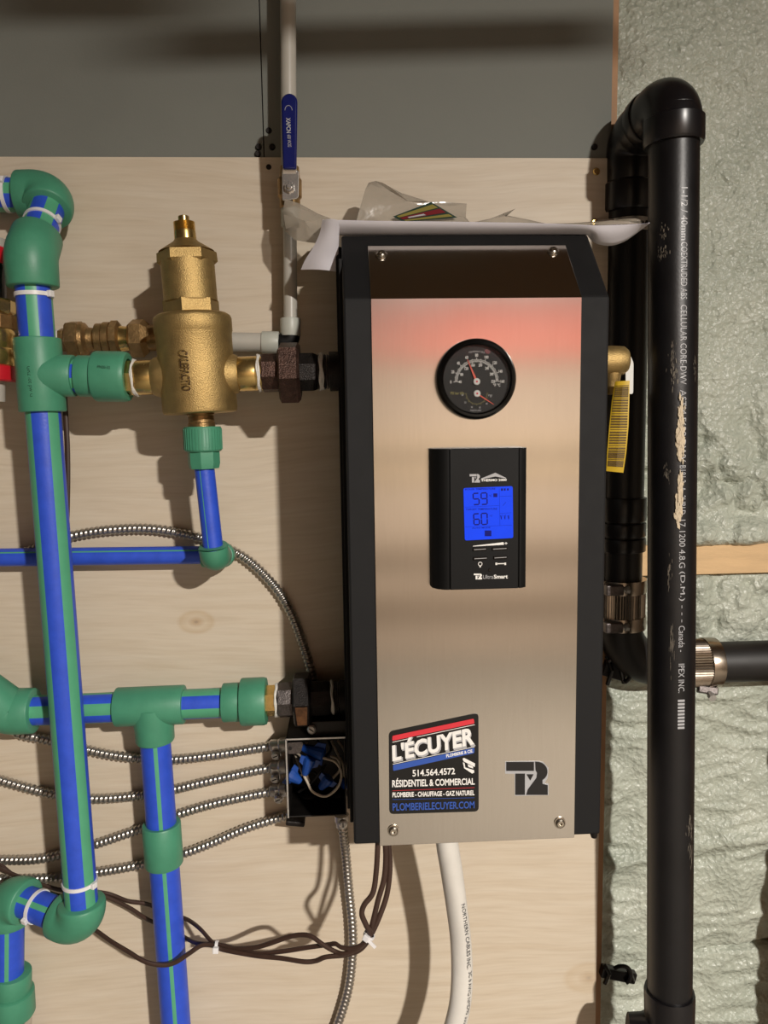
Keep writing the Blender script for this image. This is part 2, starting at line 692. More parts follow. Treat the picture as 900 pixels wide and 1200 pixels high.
# ------------------------------------------------------------------ the room
XB = 0.3275                      # right edge of the plywood backing
ZS = at(355, 184.5, 0).z         # seam between plywood and the grey boards
wall = bpy.data.objects.new('wall_back', None)
COL.objects.link(wall)
place(wall, (0, 0, 0))
struct(wall, 'plywood and grey board wall behind the plumbing')
MB().box((-1.6, 0.0, 0.0), (XB, 0.016, ZS)).build('plywood_panel', 'plywood', wall, smooth=0)
xs = at(306.5, 90, 0.002).x
MB().box((-1.6, 0.003, ZS+0.0006), (xs-0.0007, 0.016, 2.6)).build('grey_board', 'grey_board', wall, smooth=0)
MB().box((xs+0.0007, 0.003, ZS+0.0006), (XB+0.001, 0.016, 2.6)).build('grey_board', 'grey_board', wall, smooth=0)
MB().box((-1.6, 0.016, 0.0), (XB-0.04, 0.03, 2.6)).build('backing', 'joist_wood', wall, smooth=0)
MB().box((XB-0.03, 0.0165, 0.0), (XB+0.0125, 0.105, 2.6)).build('stud', 'stud_wood', wall, smooth=0)


def foam_mesh():
    X0, X1, Z0, Z1 = XB+0.008, 0.86, 0.60, 2.2
    nx, nz = 180, 560
    zn = at(850, 655, 0.05).z
    rows = []
    for i in range(nz+1):
        z = Z0+(Z1-Z0)*i/nz
        row = []
        for j in range(nx+1):
            x = X0+(X1-X0)*j/nx
            p = Vector((x, 0, z))
            # broad rolls
            h = 0.012*noise.noise(p*5.0)+0.006*noise.noise(p*14+Vector((3, 1, 7)))
            # upper foam is finely pebbled, the band above the nailer is lumpy, the lower is wrinkled
            up = max(0.0, min(1.0, (z-1.50)/0.10))
            lump = math.exp(-((z-(zn+0.10))/0.085)**2)+0.8*math.exp(-((z-(zn-0.065))/0.05)**2)
            w = Vector((noise.noise(p*30), 0, noise.noise(p*30+Vector((9, 9, 9)))))*0.012
            peb = 1-abs(noise.noise((p+w)*95.0))*2
            h += up*0.0030*peb
            lm = 0.0
            for sc_, am in ((24.0, 0.020), (52.0, 0.008)):
                dd_ = noise.voronoi((p+w*.8)*sc_)[0][0]
                lm += am*sqrt(max(0.0, 1-min(1.0, dd_/0.72)**2))
            h += lump*(lm-0.010)+lump*0.0012*peb
            low = 1-up
            q = Vector((x*0.6, 0, z*1.6))
            h += low*(1-min(1, lump))*0.006*(1-abs(noise.noise(q*24))*2)
            h += low*0.0016*noise.noise(p*150)
            # roll of foam hanging over the nailer, recess behind the nailer
            h += 0.020*math.exp(-((z-(zn+0.034))/0.020)**2)
            h -= 0.050*math.exp(-((z-zn)/0.017)**4)
            # a crack that runs to the right low down, and a fold above it
            zc = at(850, 1124, 0.05).z+0.10*(x-0.47)+0.006*noise.noise(Vector((x*18, 0, 0)))
            h -= 0.030*math.exp(-((z-zc)/0.0034)**2)*(max(0.25, min(1, .5+3*noise.noise(Vector((x*22, 3, 0))))) if x > 0.40 else 0.3)
            zc2 = at(830, 1000, 0.05).z+0.16*(x-0.44)
            h += 0.010*math.exp(-((z-zc2)/0.012)**2)
            # the foam creeps up onto the stud edge
            e = (x-X0)
            h += 0.018*math.exp(-(e/0.012)**2)*low
            row.append((x, 0.058-h, z))
        rows.append(row)
    return MB().grid(rows)


foam_mesh().build('spray_foam', 'spray_foam', wall, smooth=180)['kind'] = 'stuff'
pz0, pz1 = at(850, 672, 0.045).z, at(850, 637, 0.045).z
MB().box((XB+0.013, 0.042, pz0), (0.86, 0.08, pz1)).build('nailer', 'nailer_wood', wall, smooth=0, bevel=0.001)
MB().box((0.608, -0.05, 0.0), (0.646, 0.10, 2.6)).build('stud', 'stud_wood', wall, smooth=0)
MB().box((0.60, 0.10, 0.0), (2.6, 0.13, 2.6)).build('backing', 'joist_wood', wall, smooth=0)
MB().box((XB, 0.105, 0.0), (0.86, 0.13, 2.6)).build('sheathing', 'joist_wood', wall, smooth=0)
# screws in the boards
sb = MB()
c = at(315, 153, 0.003)
sb.lathe(c+Vector((0, 0.002, 0)), c+Vector((0, -0.0012, 0)), [(0, .0036), (.7, .0036), (1, .003)], 20)
s0 = sb.build('screw', 'iron_dark', wall)
for q in ((303, 172), (319, 172), (315, 196), (697, 172), (302, 180)):
    again(s0, at(q[0], q[1], 0.001), wall)
sb = MB()
c = at(698, 202, 0.0)
sb.lathe(c+Vector((0, 0.002, 0)), c+Vector((0, -0.005, 0)), [(0, .0025), (.6, .0025), (.75, .0045), (1, .0035)], 20)
s1 = sb.build('brass_screw', 'brass_bright', wall)
again(s1, at(697, 261, -0.002), wall)

fl = struct(MB().box((-1.6, -4.2, -0.05), (2.6, 0.13, 0.0)).build('floor', 'concrete', smooth=0))
ce = struct(MB().box((-1.6, -4.2, 2.6), (2.6, 0.13, 2.65)).build('ceiling', 'joist_wood', smooth=0))
for k in range(8):
    y = -0.45-k*0.45
    MB().box((-1.6, y-0.02, 2.42), (2.6, y+0.02, 2.6)).build('joist', 'joist_wood', ce, smooth=0)
struct(MB().box((-1.65, -4.2, 0), (-1.6, 0.13, 2.6)).build('wall_left', 'side_wall', smooth=0))
struct(MB().box((2.6, -4.2, 0), (2.65, 0.13, 2.6)).build('wall_right', 'side_wall', smooth=0))
wf = struct(MB().box((-1.65, -4.25, 0), (2.65, -4.2, 2.6)).build('wall_front', 'room_wall', smooth=0))
# boards and panels fixed to the far wall, which the steel mirrors
MB().box((0.18, -4.2, 1.90), (2.2, -4.14, 2.28)).build('insulation_panel', 'pink_board', wf, smooth=0)
for z0, z1, mm in ((1.36, 1.41, 'cream_board'), (1.24, 1.36, 'dark_shelf'), (1.16, 1.24, 'cream_board'), (0.62, 0.74, 'dark_shelf'), (0.30, 0.42, 'dark_shelf')):
    MB().box((-1.5, -4.2, z0), (2.5, -4.16, z1)).build('rail_board', mm, wf, smooth=0)

# ------------------------------------------------------------------ boiler
YF = -0.19
hx0, hx1 = at(406, 560, YF).x, at(711, 560, YF).x
hz0 = at(560, 984, YF).z
hzb = at(560, 349, YF).z
YT = -0.118
hzt = at(540, 275.5, YT).z
boiler = thing('electric_boiler', 'tall black electric boiler with brushed steel front, gauge and blue screen', 'boiler', ((hx0+hx1)/2, -0.09, hz0))
b = MB()
prof = [(0.0, hz0), (YF, hz0), (YF, hzb), (YT, hzt), (0.0, hzt)]
b.poly([(hx0, y, z) for y, z in prof], (hx1-hx0, 0, 0))
b.build('casing', 'casing_black', boiler, smooth=0, bevel=0.0025)
MB().box((hx0-0.0065, -0.112, hz0-0.001), (hx0, -0.001, hzt-0.010)).build('back_chassis', 'casing_black', boiler, smooth=0, bevel=0.001)
MB().box((hx0-0.0035, -0.150, hz0+0.003), (hx0, -0.112, hzt-0.030)).build('side_flange', 'casing_black', boiler, smooth=0, bevel=0.0008)
# front plate bent over the sloping top
px0, px1 = at(439.5, 660, YF).x, at(677, 660, YF).x
T = 0.0016
slope = Vector((0, YT-YF, hzt-hzb))
nrm = Vector((0, -slope.z, slope.y)).normalized()
e1 = Vector((0, YF, hzb))+slope*0.80
prof = [Vector((0, YF, hz0-0.0015)), Vector((0, YF, hzb)), e1]
outer = [prof[0]+Vector((0, -T, 0)), prof[1]+Vector((0, -T, -0.0006)), prof[1]+Vector((0, -T*.6, 0.0008)), prof[2]+nrm*T]
b = MB()
ring = [prof[0], prof[1], prof[2]][::-1]
pts = outer+ring
b.poly([Vector((px0, p.y, p.z)) for p in pts], (px1-px0, 0, 0))
plate = b.build('front_plate', 'brushed_steel', boiler, smooth=0, uvx=True, bevel=0.0004)
YP = YF-T
# screws
def button_screw(c, n, name='plate_screw'):
    b = MB()
    b.lathe(c, c+n*0.0042, [(0, .0062), (.25, .0062), (.3, .0050), (.7, .0046), (.92, .0034), (.92, .0018), (.45, .0016)], 28)
    return b.build(name, 'screw_steel', boiler)
sA = button_screw(at(461, 973, YP), Vector((0, -1, 0)))
again(sA, WLOC[sA.name]+at(656, 964, YP)-at(461, 973, YP), boiler)
for q in ((447, 299), (648, 295)):
    # on the sloping part: intersect the pixel's ray with the slope plane
    d = _f*FPX+CR*(q[0]-450)-CU*(q[1]-600)
    P0 = Vector((0, YF, hzb))+nrm*T
    c = CAM+d*((P0-CAM).dot(nrm)/d.dot(nrm))
    button_screw(c, nrm)
# tiny foot screw under the right corner
c = at(696, 977, YF+0.006)
MB().lathe(c+Vector((0, 0, .004)), c-Vector((0, 0, .004)), [(0, .004), (.6, .004), (1, .003)], 16).build('foot_screw', 'iron_dark', boiler)

# --- gauge
gc = at(559, 444, YP-0.012)
gs = mpp(559, 444, YP-0.012)
b = MB()
R = 47.5*gs
base = Vector((gc.x, YP, gc.z))
fr = Vector((gc.x, YP-0.014, gc.z))
b.lathe(base, fr, [(0, R*.98), (.35, R), (.75, R*.985), (.95, R*.93), (1.0, R*.87), (.9, R*.835), (.55, R*.82), (.5, R*.80)], 72, ref=(0, 0, 1))
gauge = b.build('gauge', 'plastic_gloss', boiler)
YD = YP-0.0078
b = MB()
b.lathe((gc.x, YD+.002, gc.z), (gc.x, YD, gc.z), [(0, R*.82), (1, R*.82)], 64, ref=(0, 0, 1))
b.build('dial', 'dial_black', gauge)
YM = YD-0.0003


def gp(zx, zy, y=YM):
    """point on the dial from the 10x crop of the gauge, origin (515, 395)"""
    return at(515+zx/10.0, 395+zy/10.0, y)


b = MB()
pc = gp(436, 522)
rr = 24.2*gs
for i in range(65):
    an = pi*i/64
    L = 0.0022 if i % 8 == 0 else (0.0014 if i % 4 == 0 else 0.0009)
    d = Vector((cos(an), 0, sin(an)))
    b.bar(pc+d*(rr+.0006), pc+d*(rr+.0006+L), .0005, .0002)
for i in range(57):
    an = pi*i/56
    L = 0.0022 if i % 8 == 0 else 0.0009
    d = Vector((cos(an), 0, sin(an)))
    b.bar(pc+d*(rr-.0004), pc+d*(rr-.0004-L), .0005, .0002)
b.tube([pc+Vector((cos(pi*k/60), 0, sin(pi*k/60)))*rr for k in range(61)], .00022, 6)
b.build('scale_ticks', 'white_print', gauge, smooth=0)
for i, s in enumerate(('0', '20', '40', '60', '80', '100', '120', '140', '160')):
    an = pi-pi*i/8
    c = pc+Vector((cos(an)*30.6*gs, 0, sin(an)*30.6*gs))
    w, h = (.0014 if len(s) == 1 else .0029 if len(s) == 2 else .0038), .0030
    lettering(s, lambda u, v: c+Vector(((u-.5)*w, 0, (v-.5)*h)), 'white_print', gauge, 0.02, 'scale_number')
for i, s in enumerate(('40', '80', '120', '160', '200', '240', '280', '320')):
    an = pi-pi*i/7
    c = pc+Vector((cos(an)*19.6*gs, 0, sin(an)*19.6*gs))
    w, h = (.0028 if len(s) == 2 else .0037), .0028
    lettering(s, lambda u, v: c+Vector(((u-.5)*w, 0, (v-.5)*h)), 'white_print', gauge, 0.02, 'scale_number')
lettering('°F', lambda u, v: gp(628+u*36, 580-v*36), 'white_print', gauge, .02)
lettering('°C', lambda u, v: gp(678+u*36, 580-v*36), 'white_print', gauge, .02)
lettering('TEMPERATURE', lambda u, v: gp(340+u*190, 194-v*22-14*sin(pi*u)), 'grey_print', gauge, .0)
lettering('PSI bar kPa', lambda u, v: gp(130+u*160, 674-v*34), 'yellow_print', gauge, .02)
lettering('PRESSURE', lambda u, v: gp(360+u*130, 870-v*20), 'grey_print', gauge, .0)
lettering('PSI', lambda u, v: gp(572+u*46, 694-v*22), 'grey_print', gauge, .0)
b = MB()
b.poly([gp(528, 150, YM), gp(560, 140, YM), gp(600, 168, YM), gp(578, 200, YM), gp(540, 186, YM)], (0, -.0001, 0))
b.build('red_mark', 'dim_red', gauge, smooth=0)
b = MB()
p2 = gp(436, 660)
for i in range(41):
    an = pi+pi*i/40
    d = Vector((cos(an), 0, sin(an)))
    L = .0020 if i % 5 == 0 else .0011
    b.bar(p2+d*(11.8*gs), p2+d*(11.8*gs+L), .0003, .0002)
b.build('pressure_ticks', 'yellow_print', gauge, smooth=0)
for i, s in enumerate(('0', '15', '30', '45', '60', '75')):
    an = pi*1.03+pi*.9*i/5
    c = p2+Vector((cos(an)*17*gs, 0, sin(an)*17*gs))
    lettering(s, lambda u, v: c+Vector(((u-.5)*.0018, 0, (v-.5)*.0019)), 'grey_print', gauge, .02, 'scale_number')
for (a0, a1, w0, nm, mm) in (((436, 522), (328, 262), .0024, 'needle', 'orange_needle'), ((440, 662), (636, 790), .0014, 'pressure_needle', 'orange_needle')):
    A, B = gp(*a0, YM-.0012), gp(*a1, YM-.0012)
    d = (B-A).normalized()
    n = Vector((d.z, 0, -d.x))
    MB().poly([A+n*w0/2, B+n*.00025, B-n*.00025, A-n*w0/2], (0, -.0004, 0)).build(nm, mm, gauge, smooth=0)
    c = Vector((A.x, YM, A.z))
    MB().lathe(c, c+Vector((0, -.0024, 0)), [(0, .0034), (.7, .0034), (1, .0028)], 28).build('needle_hub', 'tag_white', gauge)
    MB().lathe(c, c+Vector((0, -.0028, 0)), [(0, .0010), (1, .0010)], 14).build('hub_pin', 'red_print', gauge)
MB().lathe((gc.x, YP-.0118, gc.z), (gc.x, YP-.0124, gc.z), [(0, R*.835), (1, R*.835)], 64).build('gauge_glass', 'gauge_glass', gauge)

# --- control with the lit screen
YC = YP-0.024
L0, R0 = at(503, 610, YP).x, at(618, 610, YC+.004).x
z0, z1 = at(560, 690.5, YC).z, at(560, 525.5, YC).z
g1, g2 = at(527, 610, YC).x, at(608, 610, YC).x
prof = [(L0, YP), (L0+.001, YP-.012), (L0+.005, YP-.019), (L0+.012, YC+.0005), (g1-.0005, YC), (g1-.0004, YC+.001), (g1+.0004, YC+.001), (g1+.0005, YC-.0003),
        (g2-.0005, YC-.0003), (g2-.0004, YC+.001), (g2+.0004, YC+.001), (g2+.0005, YC), (R0-.006, YC+.0006), (R0-.0015, YC+.004), (R0, YC+.010), (R0, YP)]
b = MB()
b.poly([(x, y, z0) for x, y in prof], (0, 0, z1-z0))
ctrl = b.build('control', 'plastic_black', boiler, smooth=30, bevel=0.0008)
YS = YC-.0005


def cp(zx, zy, y=YS):
    """from the 6x crop of the control, origin (490, 510)"""
    return at(490+zx/6.0, 510+zy/6.0, y)


def rounded(pts, r, n=5):
    """round the corners of a convex polygon"""
    out = []
    k = len(pts)
    for i in range(k):
        a, c, d = Vector(pts[i-1]), Vector(pts[i]), Vector(pts[(i+1) % k])
        p, q = c+(a-c).normalized()*r, c+(d-c).normalized()*r
        for j in range(n+1):
            t = j/n
            out.append(p.lerp(c, t).lerp(c.lerp(q, t), t))
    return out


sc4 = [cp(318, 372), cp(664, 358), cp(668, 722), cp(328, 740)]
b = MB()
b.poly(rounded(sc4, .002), (0, -.0006, 0))
screen = b.build('screen', 'lcd_blue', ctrl, smooth=0)
YL = YS-.0009


def lc(zx, zy):
    """from the 12.86x crop of the screen, origin (540, 565)"""
    return at(540+zx/12.857, 565+zy/12.857, YL)


SEG = {'a': ((0, 0), (1, 0)), 'b': ((1, 0), (1, .5)), 'c': ((1, .5), (1, 1)), 'd': ((0, 1), (1, 1)), 'e': ((0, .5), (0, 1)), 'f': ((0, 0), (0, .5)), 'g': ((0, .5), (1, .5))}
DIG = {'5': 'afgcd', '9': 'abfgcd', '6': 'afgecd', '0': 'abcdef'}


def digit(ch, q):
    """q = the four corners of the digit, top-left, top-right, bottom-left, bottom-right"""
    b = MB()
    for s in DIG[ch]:
        (x0, y0), (x1, y1) = SEG[s]
        def pp(x, y):
            return lc(*q[0]).lerp(lc(*q[1]), x).lerp(lc(*q[2]).lerp(lc(*q[3]), x), y)
        A, B = pp(x0, y0), pp(x1, y1)
        d = (B-A)*0.07
        b.bar(A+d, B-d, .00125, .0002)
    return b.build('digit', 'lcd_dark', screen, smooth=0)


digit('5', ((185, 172), (270, 166), (192, 340), (278, 336)))
digit('9', ((305, 165), (392, 160), (312, 338), (398, 332)))
digit('6', ((192, 480), (275, 474), (200, 642), (282, 638)))
digit('0', ((308, 472), (396, 468), (316, 640), (400, 634)))
b = MB()
for (p, q, w) in (((60, 378), (575, 352), .0002), ((65, 675), (585, 655), .0002), ((585, 655), (770, 648), .0002), ((580, 100), (590, 655), .0002), ((585, 215), (765, 208), .0002), ((585, 470), (765, 462), .0002), ((635, 355), (680, 300), .0003)):
    b.bar(lc(*p), lc(*q), w, .0001)
for k in range(3):
    b.bar(lc(600+k*55, 500), lc(612+k*55, 560), .0007, .0001)
    b.bar(lc(612+k*55, 560), lc(622+k*55, 490), .0003, .0001)
for (x0, y0, x1, y1) in ((605, 95, 635, 130), (650, 95, 675, 128), (695, 95, 722, 125), (490, 170, 550, 225), (360, 728, 460, 815)):
    b.poly([lc(x0, y0), lc(x1, y0), lc(x1, y1), lc(x0, y1)], (0, -.0001, 0))
b.build('screen_marks', 'lcd_dark', screen, smooth=0)
for (s, x0, y0, x1, y1) in (('BOILER TEMPERATURE', 65, 96, 520, 122), ('TARGET TEMPERATURE', 75, 398, 548, 425), ('°C', 425, 195, 470, 225), ('°C', 432, 500, 478, 525), ('AUTO MODE', 170, 682, 445, 704)):
    lettering(s, lambda u, v: lc(x0+u*(x1-x0), y1+(y0-y1)*v-(u*10)), 'lcd_dark', screen, 0.01)
# printed marks and buttons of the control
def t2(parent, f, m1, nm='emblem'):
    """the T2 sign on a unit square f(u, v), v upwards; width 1.27 of height"""
    b = MB()
    b.poly([f(.02, .98), f(.66, .98), f(.66, .72), f(.02, .72)], (0, -.0004, 0))
    b.poly([f(.23, .64), f(.45, .64), f(.45, .02), f(.23, .02)], (0, -.0004, 0))
    two = [f(.69, .99)]
    for k in range(9):
        a = radians(80-k*17.5)
        two.append(f(.74+.235*cos(a), .70+.285*sin(a)))
    two += [f(.86, .34), f(.98, .30), f(.98, .02), f(.48, .02), f(.52, .18), f(.72, .52), f(.735, .66), f(.70, .74)]
    b.poly(two, (0, -.0004, 0))
    b.poly([f(.49, .62), f(.65, .62), f(.575, .44)], (0, -.0004, 0))
    return b.build(nm, m1, parent, smooth=0)


t2(ctrl, lambda u, v: cp(360+u*76, 334-v*62, YS), 'grey_print')
b = MB()
b.poly([cp(442, 305), cp(543, 264), cp(618, 300), cp(616, 304), cp(543, 290), cp(446, 310)], (0, -.0002, 0))
b.build('roof_mark', 'grey_print', ctrl, smooth=0)
lettering('THERMO 2000', lambda u, v: cp(442+u*180, 326-v*17-u*4), 'white_print', ctrl, .03)
b = MB()
b.poly([cp(385, 778), cp(600, 752), cp(604, 770), cp(385, 782)], (0, -.0002, 0))
b.bar(cp(608, 761), cp(628, 760), .0006, .0002)
b.bar(cp(618, 752), cp(618, 769), .0006, .0002)
b.build('level_mark', 'white_print', ctrl, smooth=0)
for (x0, y0, x1, y1) in ((385, 800, 480, 806), (520, 796, 625, 802), (388, 864, 486, 870), (530, 858, 625, 864)):
    bb = MB()
    bb.poly([cp(x0, y0-8), cp(x1, y0-12), cp(x1, y1+4), cp(x0, y1+8)], (0, -.0012, 0))
    bt = bb.build('button', 'plastic_gloss', ctrl, smooth=0, bevel=.0003)
    MB().bar(cp(x0+8, y0+5, YS-.0013), cp(x1-4, y0, YS-.0013), .0005, .0002).build('button_edge', 'grey_print', bt, smooth=0)
b = MB()
c = cp(436, 905)
b.tube([c+Vector((cos(k*pi/8), 0, sin(k*pi/8)))*.0018 for k in range(17)], .0004, 6)
b.bar(c+Vector((0, 0, -.0019)), c+Vector((0, 0, -.0034)), .0014, .0003)
b.build('lamp_mark', 'white_print', ctrl, smooth=0)
b = MB()
b.bar(cp(552, 904), cp(610, 902), .0009, .0003)
for q in (550, 612):
    b.bar(cp(q, 896), cp(q, 912), .0018, .0003)
b.build('wrench_mark', 'white_print', ctrl, smooth=0)
t2(ctrl, lambda u, v: cp(390+u*60, 1014-v*42, YS), 'white_print')
lettering('Ultra', lambda u, v: cp(456+u*72, 1011-v*28-u*2), 'grey_print', ctrl, .0)
lettering('Smart', lambda u, v: cp(532+u*98, 1009-v*28-u*2), 'white_print', ctrl, .03)
c = cp(504, 948)
MB().lathe(c, c+Vector((0, -.0006, 0)), [(0, .0016), (1, .0014)], 16).build('sensor', 'plastic_gloss', ctrl)

# --- plumber's sticker
YK = YP-.0004


def kp(zx, zy, y=YK-.0004):
    """from the 6.43x crop of the sticker, origin (440, 820)"""
    return at(440+zx/6.4286, 820+zy/6.4286, y)


b = MB()
b.poly(rounded([kp(100, 240, YK), kp(776, 98, YK), kp(778, 842, YK), kp(104, 862, YK)], .005), (0, .0004, 0))
stk = b.build('sticker', 'sticker_black', boiler, smooth=0)
for pts, mm in ((((128, 272), (740, 142), (746, 178), (126, 310)), 'red_print'), (((132, 492), (746, 362), (744, 402), (134, 536)), 'blue_print')):
    MB().poly(rounded([kp(*p) for p in pts], .0012), (0, -.0001, 0)).build('stripe', mm, stk, smooth=0)
b = MB()
b.bar(kp(128, 320), kp(246, 295), .0006, .0001)
b.bar(kp(312, 281), kp(748, 188), .0006, .0001)
b.bar(kp(130, 486), kp(748, 354), .0006, .0001)
b.build('fine_line', 'white_print', stk, smooth=0)
MB().bar(kp(128, 686), kp(746, 662), .0004, .0001).build('red_rule', 'red_print', stk, smooth=0)
MB().bar(kp(128, 752), kp(746, 738), .0004, .0001).build('blue_rule', 'blue_print', stk, smooth=0)


def kq(a, c, d, e, y=YK-.0006):
    A, B, C, D = [kp(*q, y) for q in (a, c, d, e)]
    return lambda u, v: A.lerp(B, u).lerp(C.lerp(D, u), v)


lettering("L'ÉCUYER", kq((136, 478), (756, 350), (128, 318), (742, 176), YK-.0005), 'grey_print', stk, .05)
lettering("L'ÉCUYER", kq((128, 466), (746, 336), (124, 316), (738, 172)), 'white_print', stk, .035)
lettering('PLOMBERIE & CIE.', kq((534, 436), (736, 396), (532, 412), (734, 372)), 'white_print', stk, .03)
lettering('514.564.4572', kq((280, 580), (600, 562), (278, 528), (598, 512)), 'white_print', stk, .02)
lettering('RÉSIDENTIEL & COMMERCIAL', kq((126, 660), (748, 640), (126, 592), (746, 578)), 'white_print', stk, .025)
lettering('PLOMBERIE - CHAUFFAGE - GAZ NATUREL', kq((128, 736), (746, 720), (128, 698), (746, 682)), 'white_print', stk, .03)
lettering('PLOMBERIELECUYER.COM', kq((130, 838), (746, 818), (128, 780), (746, 764)), 'blue_print', stk, .02)
b = MB()
b.poly([kp(656, 444), kp(668, 438), kp(750, 480), kp(748, 506), kp(738, 502), kp(664, 464)], (0, -.0001, 0))
b.poly([kp(658, 470), kp(672, 478), kp(676, 510), kp(742, 530), kp(744, 548), kp(728, 556), kp(668, 516)], (0, -.0001, 0))
b.poly([kp(694, 486), kp(734, 502), kp(736, 518), kp(700, 506)], (0, -.0001, 0))
b.build('sign_mark', 'white_print', stk, smooth=0)
# --- T2 badge on the steel
def bp_(zx, zy, y):
    return at(560+zx/5.625, 860+zy/5.625, y)


t2o = [(180, 182), (385, 178), (430, 184), (466, 225), (460, 290), (440, 325), (466, 328), (466, 404), (244, 408), (242, 264), (180, 262)]
MB().poly([bp_(x, y, YP-.0002) for x, y in t2o], (0, .0002, 0)).build('badge_outline', 'grey_print', boiler, smooth=0)
t2(boiler, lambda u, v: bp_(182+u*284, 406-v*226, YP-.0003), 'logo_black', 'badge')

# ------------------------------------------------------------------ plastic water pipes
def pipe(parent, p0, p1, r, stripes, name='pipe', seg=72):
    b = MB()
    b.cyl(p0, p1, r, seg, stripes=stripes)
    return b.build(name, ['ppr_blue', 'ppr_stripe'], parent)


def ppr_elbow(parent, a, c, d, r, rb, name='elbow', mats='ppr_green'):
    """a and d are the socket mouths, c the corner"""
    pts = corner(a, c, d, rb, 12)
    da, dd = (pts[1]-pts[0]).normalized(), (pts[-2]-pts[-1]).normalized()
    e = .0016
    P = [pts[0], pts[0]+da*e*.4, pts[0]+da*e]+pts[1:-1]+[pts[-1]+dd*e, pts[-1]+dd*e*.4, pts[-1]]
    rl = [r-e, r-e*.3, r]+[r*1.02]*(len(pts)-2)+[r, r-e*.3, r-e]
    b = MB()
    b.tube(P, rl, 40)
    return b.build(name, mats, parent, smooth=50)


def tie(label, p, axis, r, head_dir, w=.0042, tail=None, group='white cable ties'):
    """a nylon tie round something of radius r"""
    p, axis = Vector(p), Vector(axis).normalized()
    t = thing('cable_tie', label, 'cable tie', p, group)
    b = MB()
    b.lathe(p-axis*w/2, p+axis*w/2, [(0, r), (0, r+.0014), (1, r+.0014), (1, r)], 40, cap=False)
    b.build('band', 'tie_white', t)
    h = Vector(head_dir)
    h = (h-axis*h.dot(axis)).normalized()
    k = axis.cross(h)
    c = p+h*(r+.0028)
    b = MB()
    b.bar(c-k*.0035, c+k*.0035, .0068, .0048, ref=h)
    b.build('head', 'tie_white', t, smooth=0, bevel=.0008)
    if tail:
        b = MB()
        b.bar(c, c+Vector(tail), .0035, .0012)
        b.build('tail', 'tie_white', t, smooth=0)
    return t


RP = .0182
YA = -0.10
P2 = at(36, 299, YA)
P1 = at(61, 229, -0.036)
P3 = at(97.5, 1083, YA)
P4 = at(10, 1049, -0.055)
riser = thing('water_pipe', 'blue and green striped riser pipe with elbows at left, tallest of the plastic pipes', 'pipe', P3)
T0 = P1+(at(-60, 228, -0.036)-P1)*6
pipe(riser, T0, P1, RP, [(-9, 38), (81, 38), (171, 38), (261, 38)])
d12 = (P2-P1).normalized()
dn = (P3-P2).normalized()
RE = .0262
ppr_elbow(riser, P1+(T0-P1).normalized()*.036, P1, P1+d12*.026, RE, .020)
pipe(riser, P1, P2, RP, [(-40, 38), (50, 38), (140, 38), (230, 38)])
ppr_elbow(riser, P2-d12*.030, P2, P2+dn*.033, RE, .026)
TT = P2+dn*((at(42, 440, YA)-P2).dot(dn))
pipe(riser, P2, TT, RP, [(-11, 36), (79, 36), (169, 36), (259, 36)])
pipe(riser, TT, P3, RP, [(-56, 40), (36, 36), (126, 38), (-146, 38)])
half = 42.5*mpp(42, 440, YA)
AX1 = at(172, 442, YA)                    # run towards the separator
dx = (AX1-TT).normalized()
mp_ = mpp(100, 440, YA)
b = MB()
b.cyl(TT-dn*half, TT+dn*half, 26.3*mp_, 48, bev=.0015)
b.lathe(TT, TT+dx*(40*mp_), [(0, 25*mp_), (.30, 26*mp_), (.62, 24.3*mp_), (.96, 24.2*mp_), (1, 23.2*mp_)], 48)
# webs of the moulded tee
b.poly([TT-dn*half*.80, TT+dx*(32*mp_)-dn*(18*mp_), TT+dx*(32*mp_)+dn*(18*mp_), TT+dn*half*.80], (0, -.004, 0))
b.build('tee', 'ppr_green', riser, smooth=40)
lettering('GR2 lot pw G', lambda u, v: at(33+4*u+(v-.5)*7, 429+36*u, YA-26.0*mp_+((v-.5)*7*mp_)**2/(2*26*mp_)-.0003), 'green_ink', riser, .0)
def runpt(x):
    return TT.lerp(AX1, (x-42)/130.0)
pipe(riser, runpt(60), runpt(100), RP*.98, [(-60, 36), (30, 36), (120, 36), (210, 36)])
b = MB()
b.cyl(runpt(88.5), runpt(113), 24*mp_, 48, bev=.0015)
b.build('socket', 'ppr_green', riser)
b = MB()
b.lathe(runpt(107), runpt(150), [(0, 24*mp_), (.06, 28.5*mp_), (.12, 29.4*mp_), (.86, 29.4*mp_), (.96, 28.6*mp_), (1, 27.5*mp_), (1, 21*mp_), (.9, 21*mp_)], 48)
b.build('threaded_adapter', 'ppr_green', riser)
lettering('PN20-32', lambda u, v: at(114+15*u, 431-v*3.2+u*1.2, YA-29.8*mp_), 'green_ink', riser, .0)
# bottom: elbow, slanting pipe, elbow, drop, socket
d34 = (P4-P3).normalized()
ppr_elbow(riser, P3-dn*.028, P3, P3+d34*.036, .0262, .022)
pipe(riser, P3, P4, RP, [(-50, 18), (40, 18), (130, 18), (220, 18)])
P5 = P4+(at(9, 1215, -0.055)-P4)*1.3
d45 = (P5-P4).normalized()
ppr_elbow(riser, P4-d34*.028, P4, P4+d45*.034, .0262, .022)
pipe(riser, P4, P5, RP, [(-18, 16), (72, 16), (162, 16), (252, 16)])
q1, q2, q3 = at(14, 1139, -.055), at(14, 1161, -.055), at(15, 1189, -.055)
MB().cyl(q1, q2, .0225, 48, bev=.0015).build('socket', 'ppr_green', riser)
MB().lathe(q2, q3, [(0, .0225), (.05, .0255), (.9, .0262), (1, .0245), (1, .018)], 48).build('threaded_adapter', 'ppr_green', riser)
b = MB()
b.lathe(q3, q3+d45*.30, [(0, .018), (.02, .018), (.03, .0145), (1, .0145)], 32)
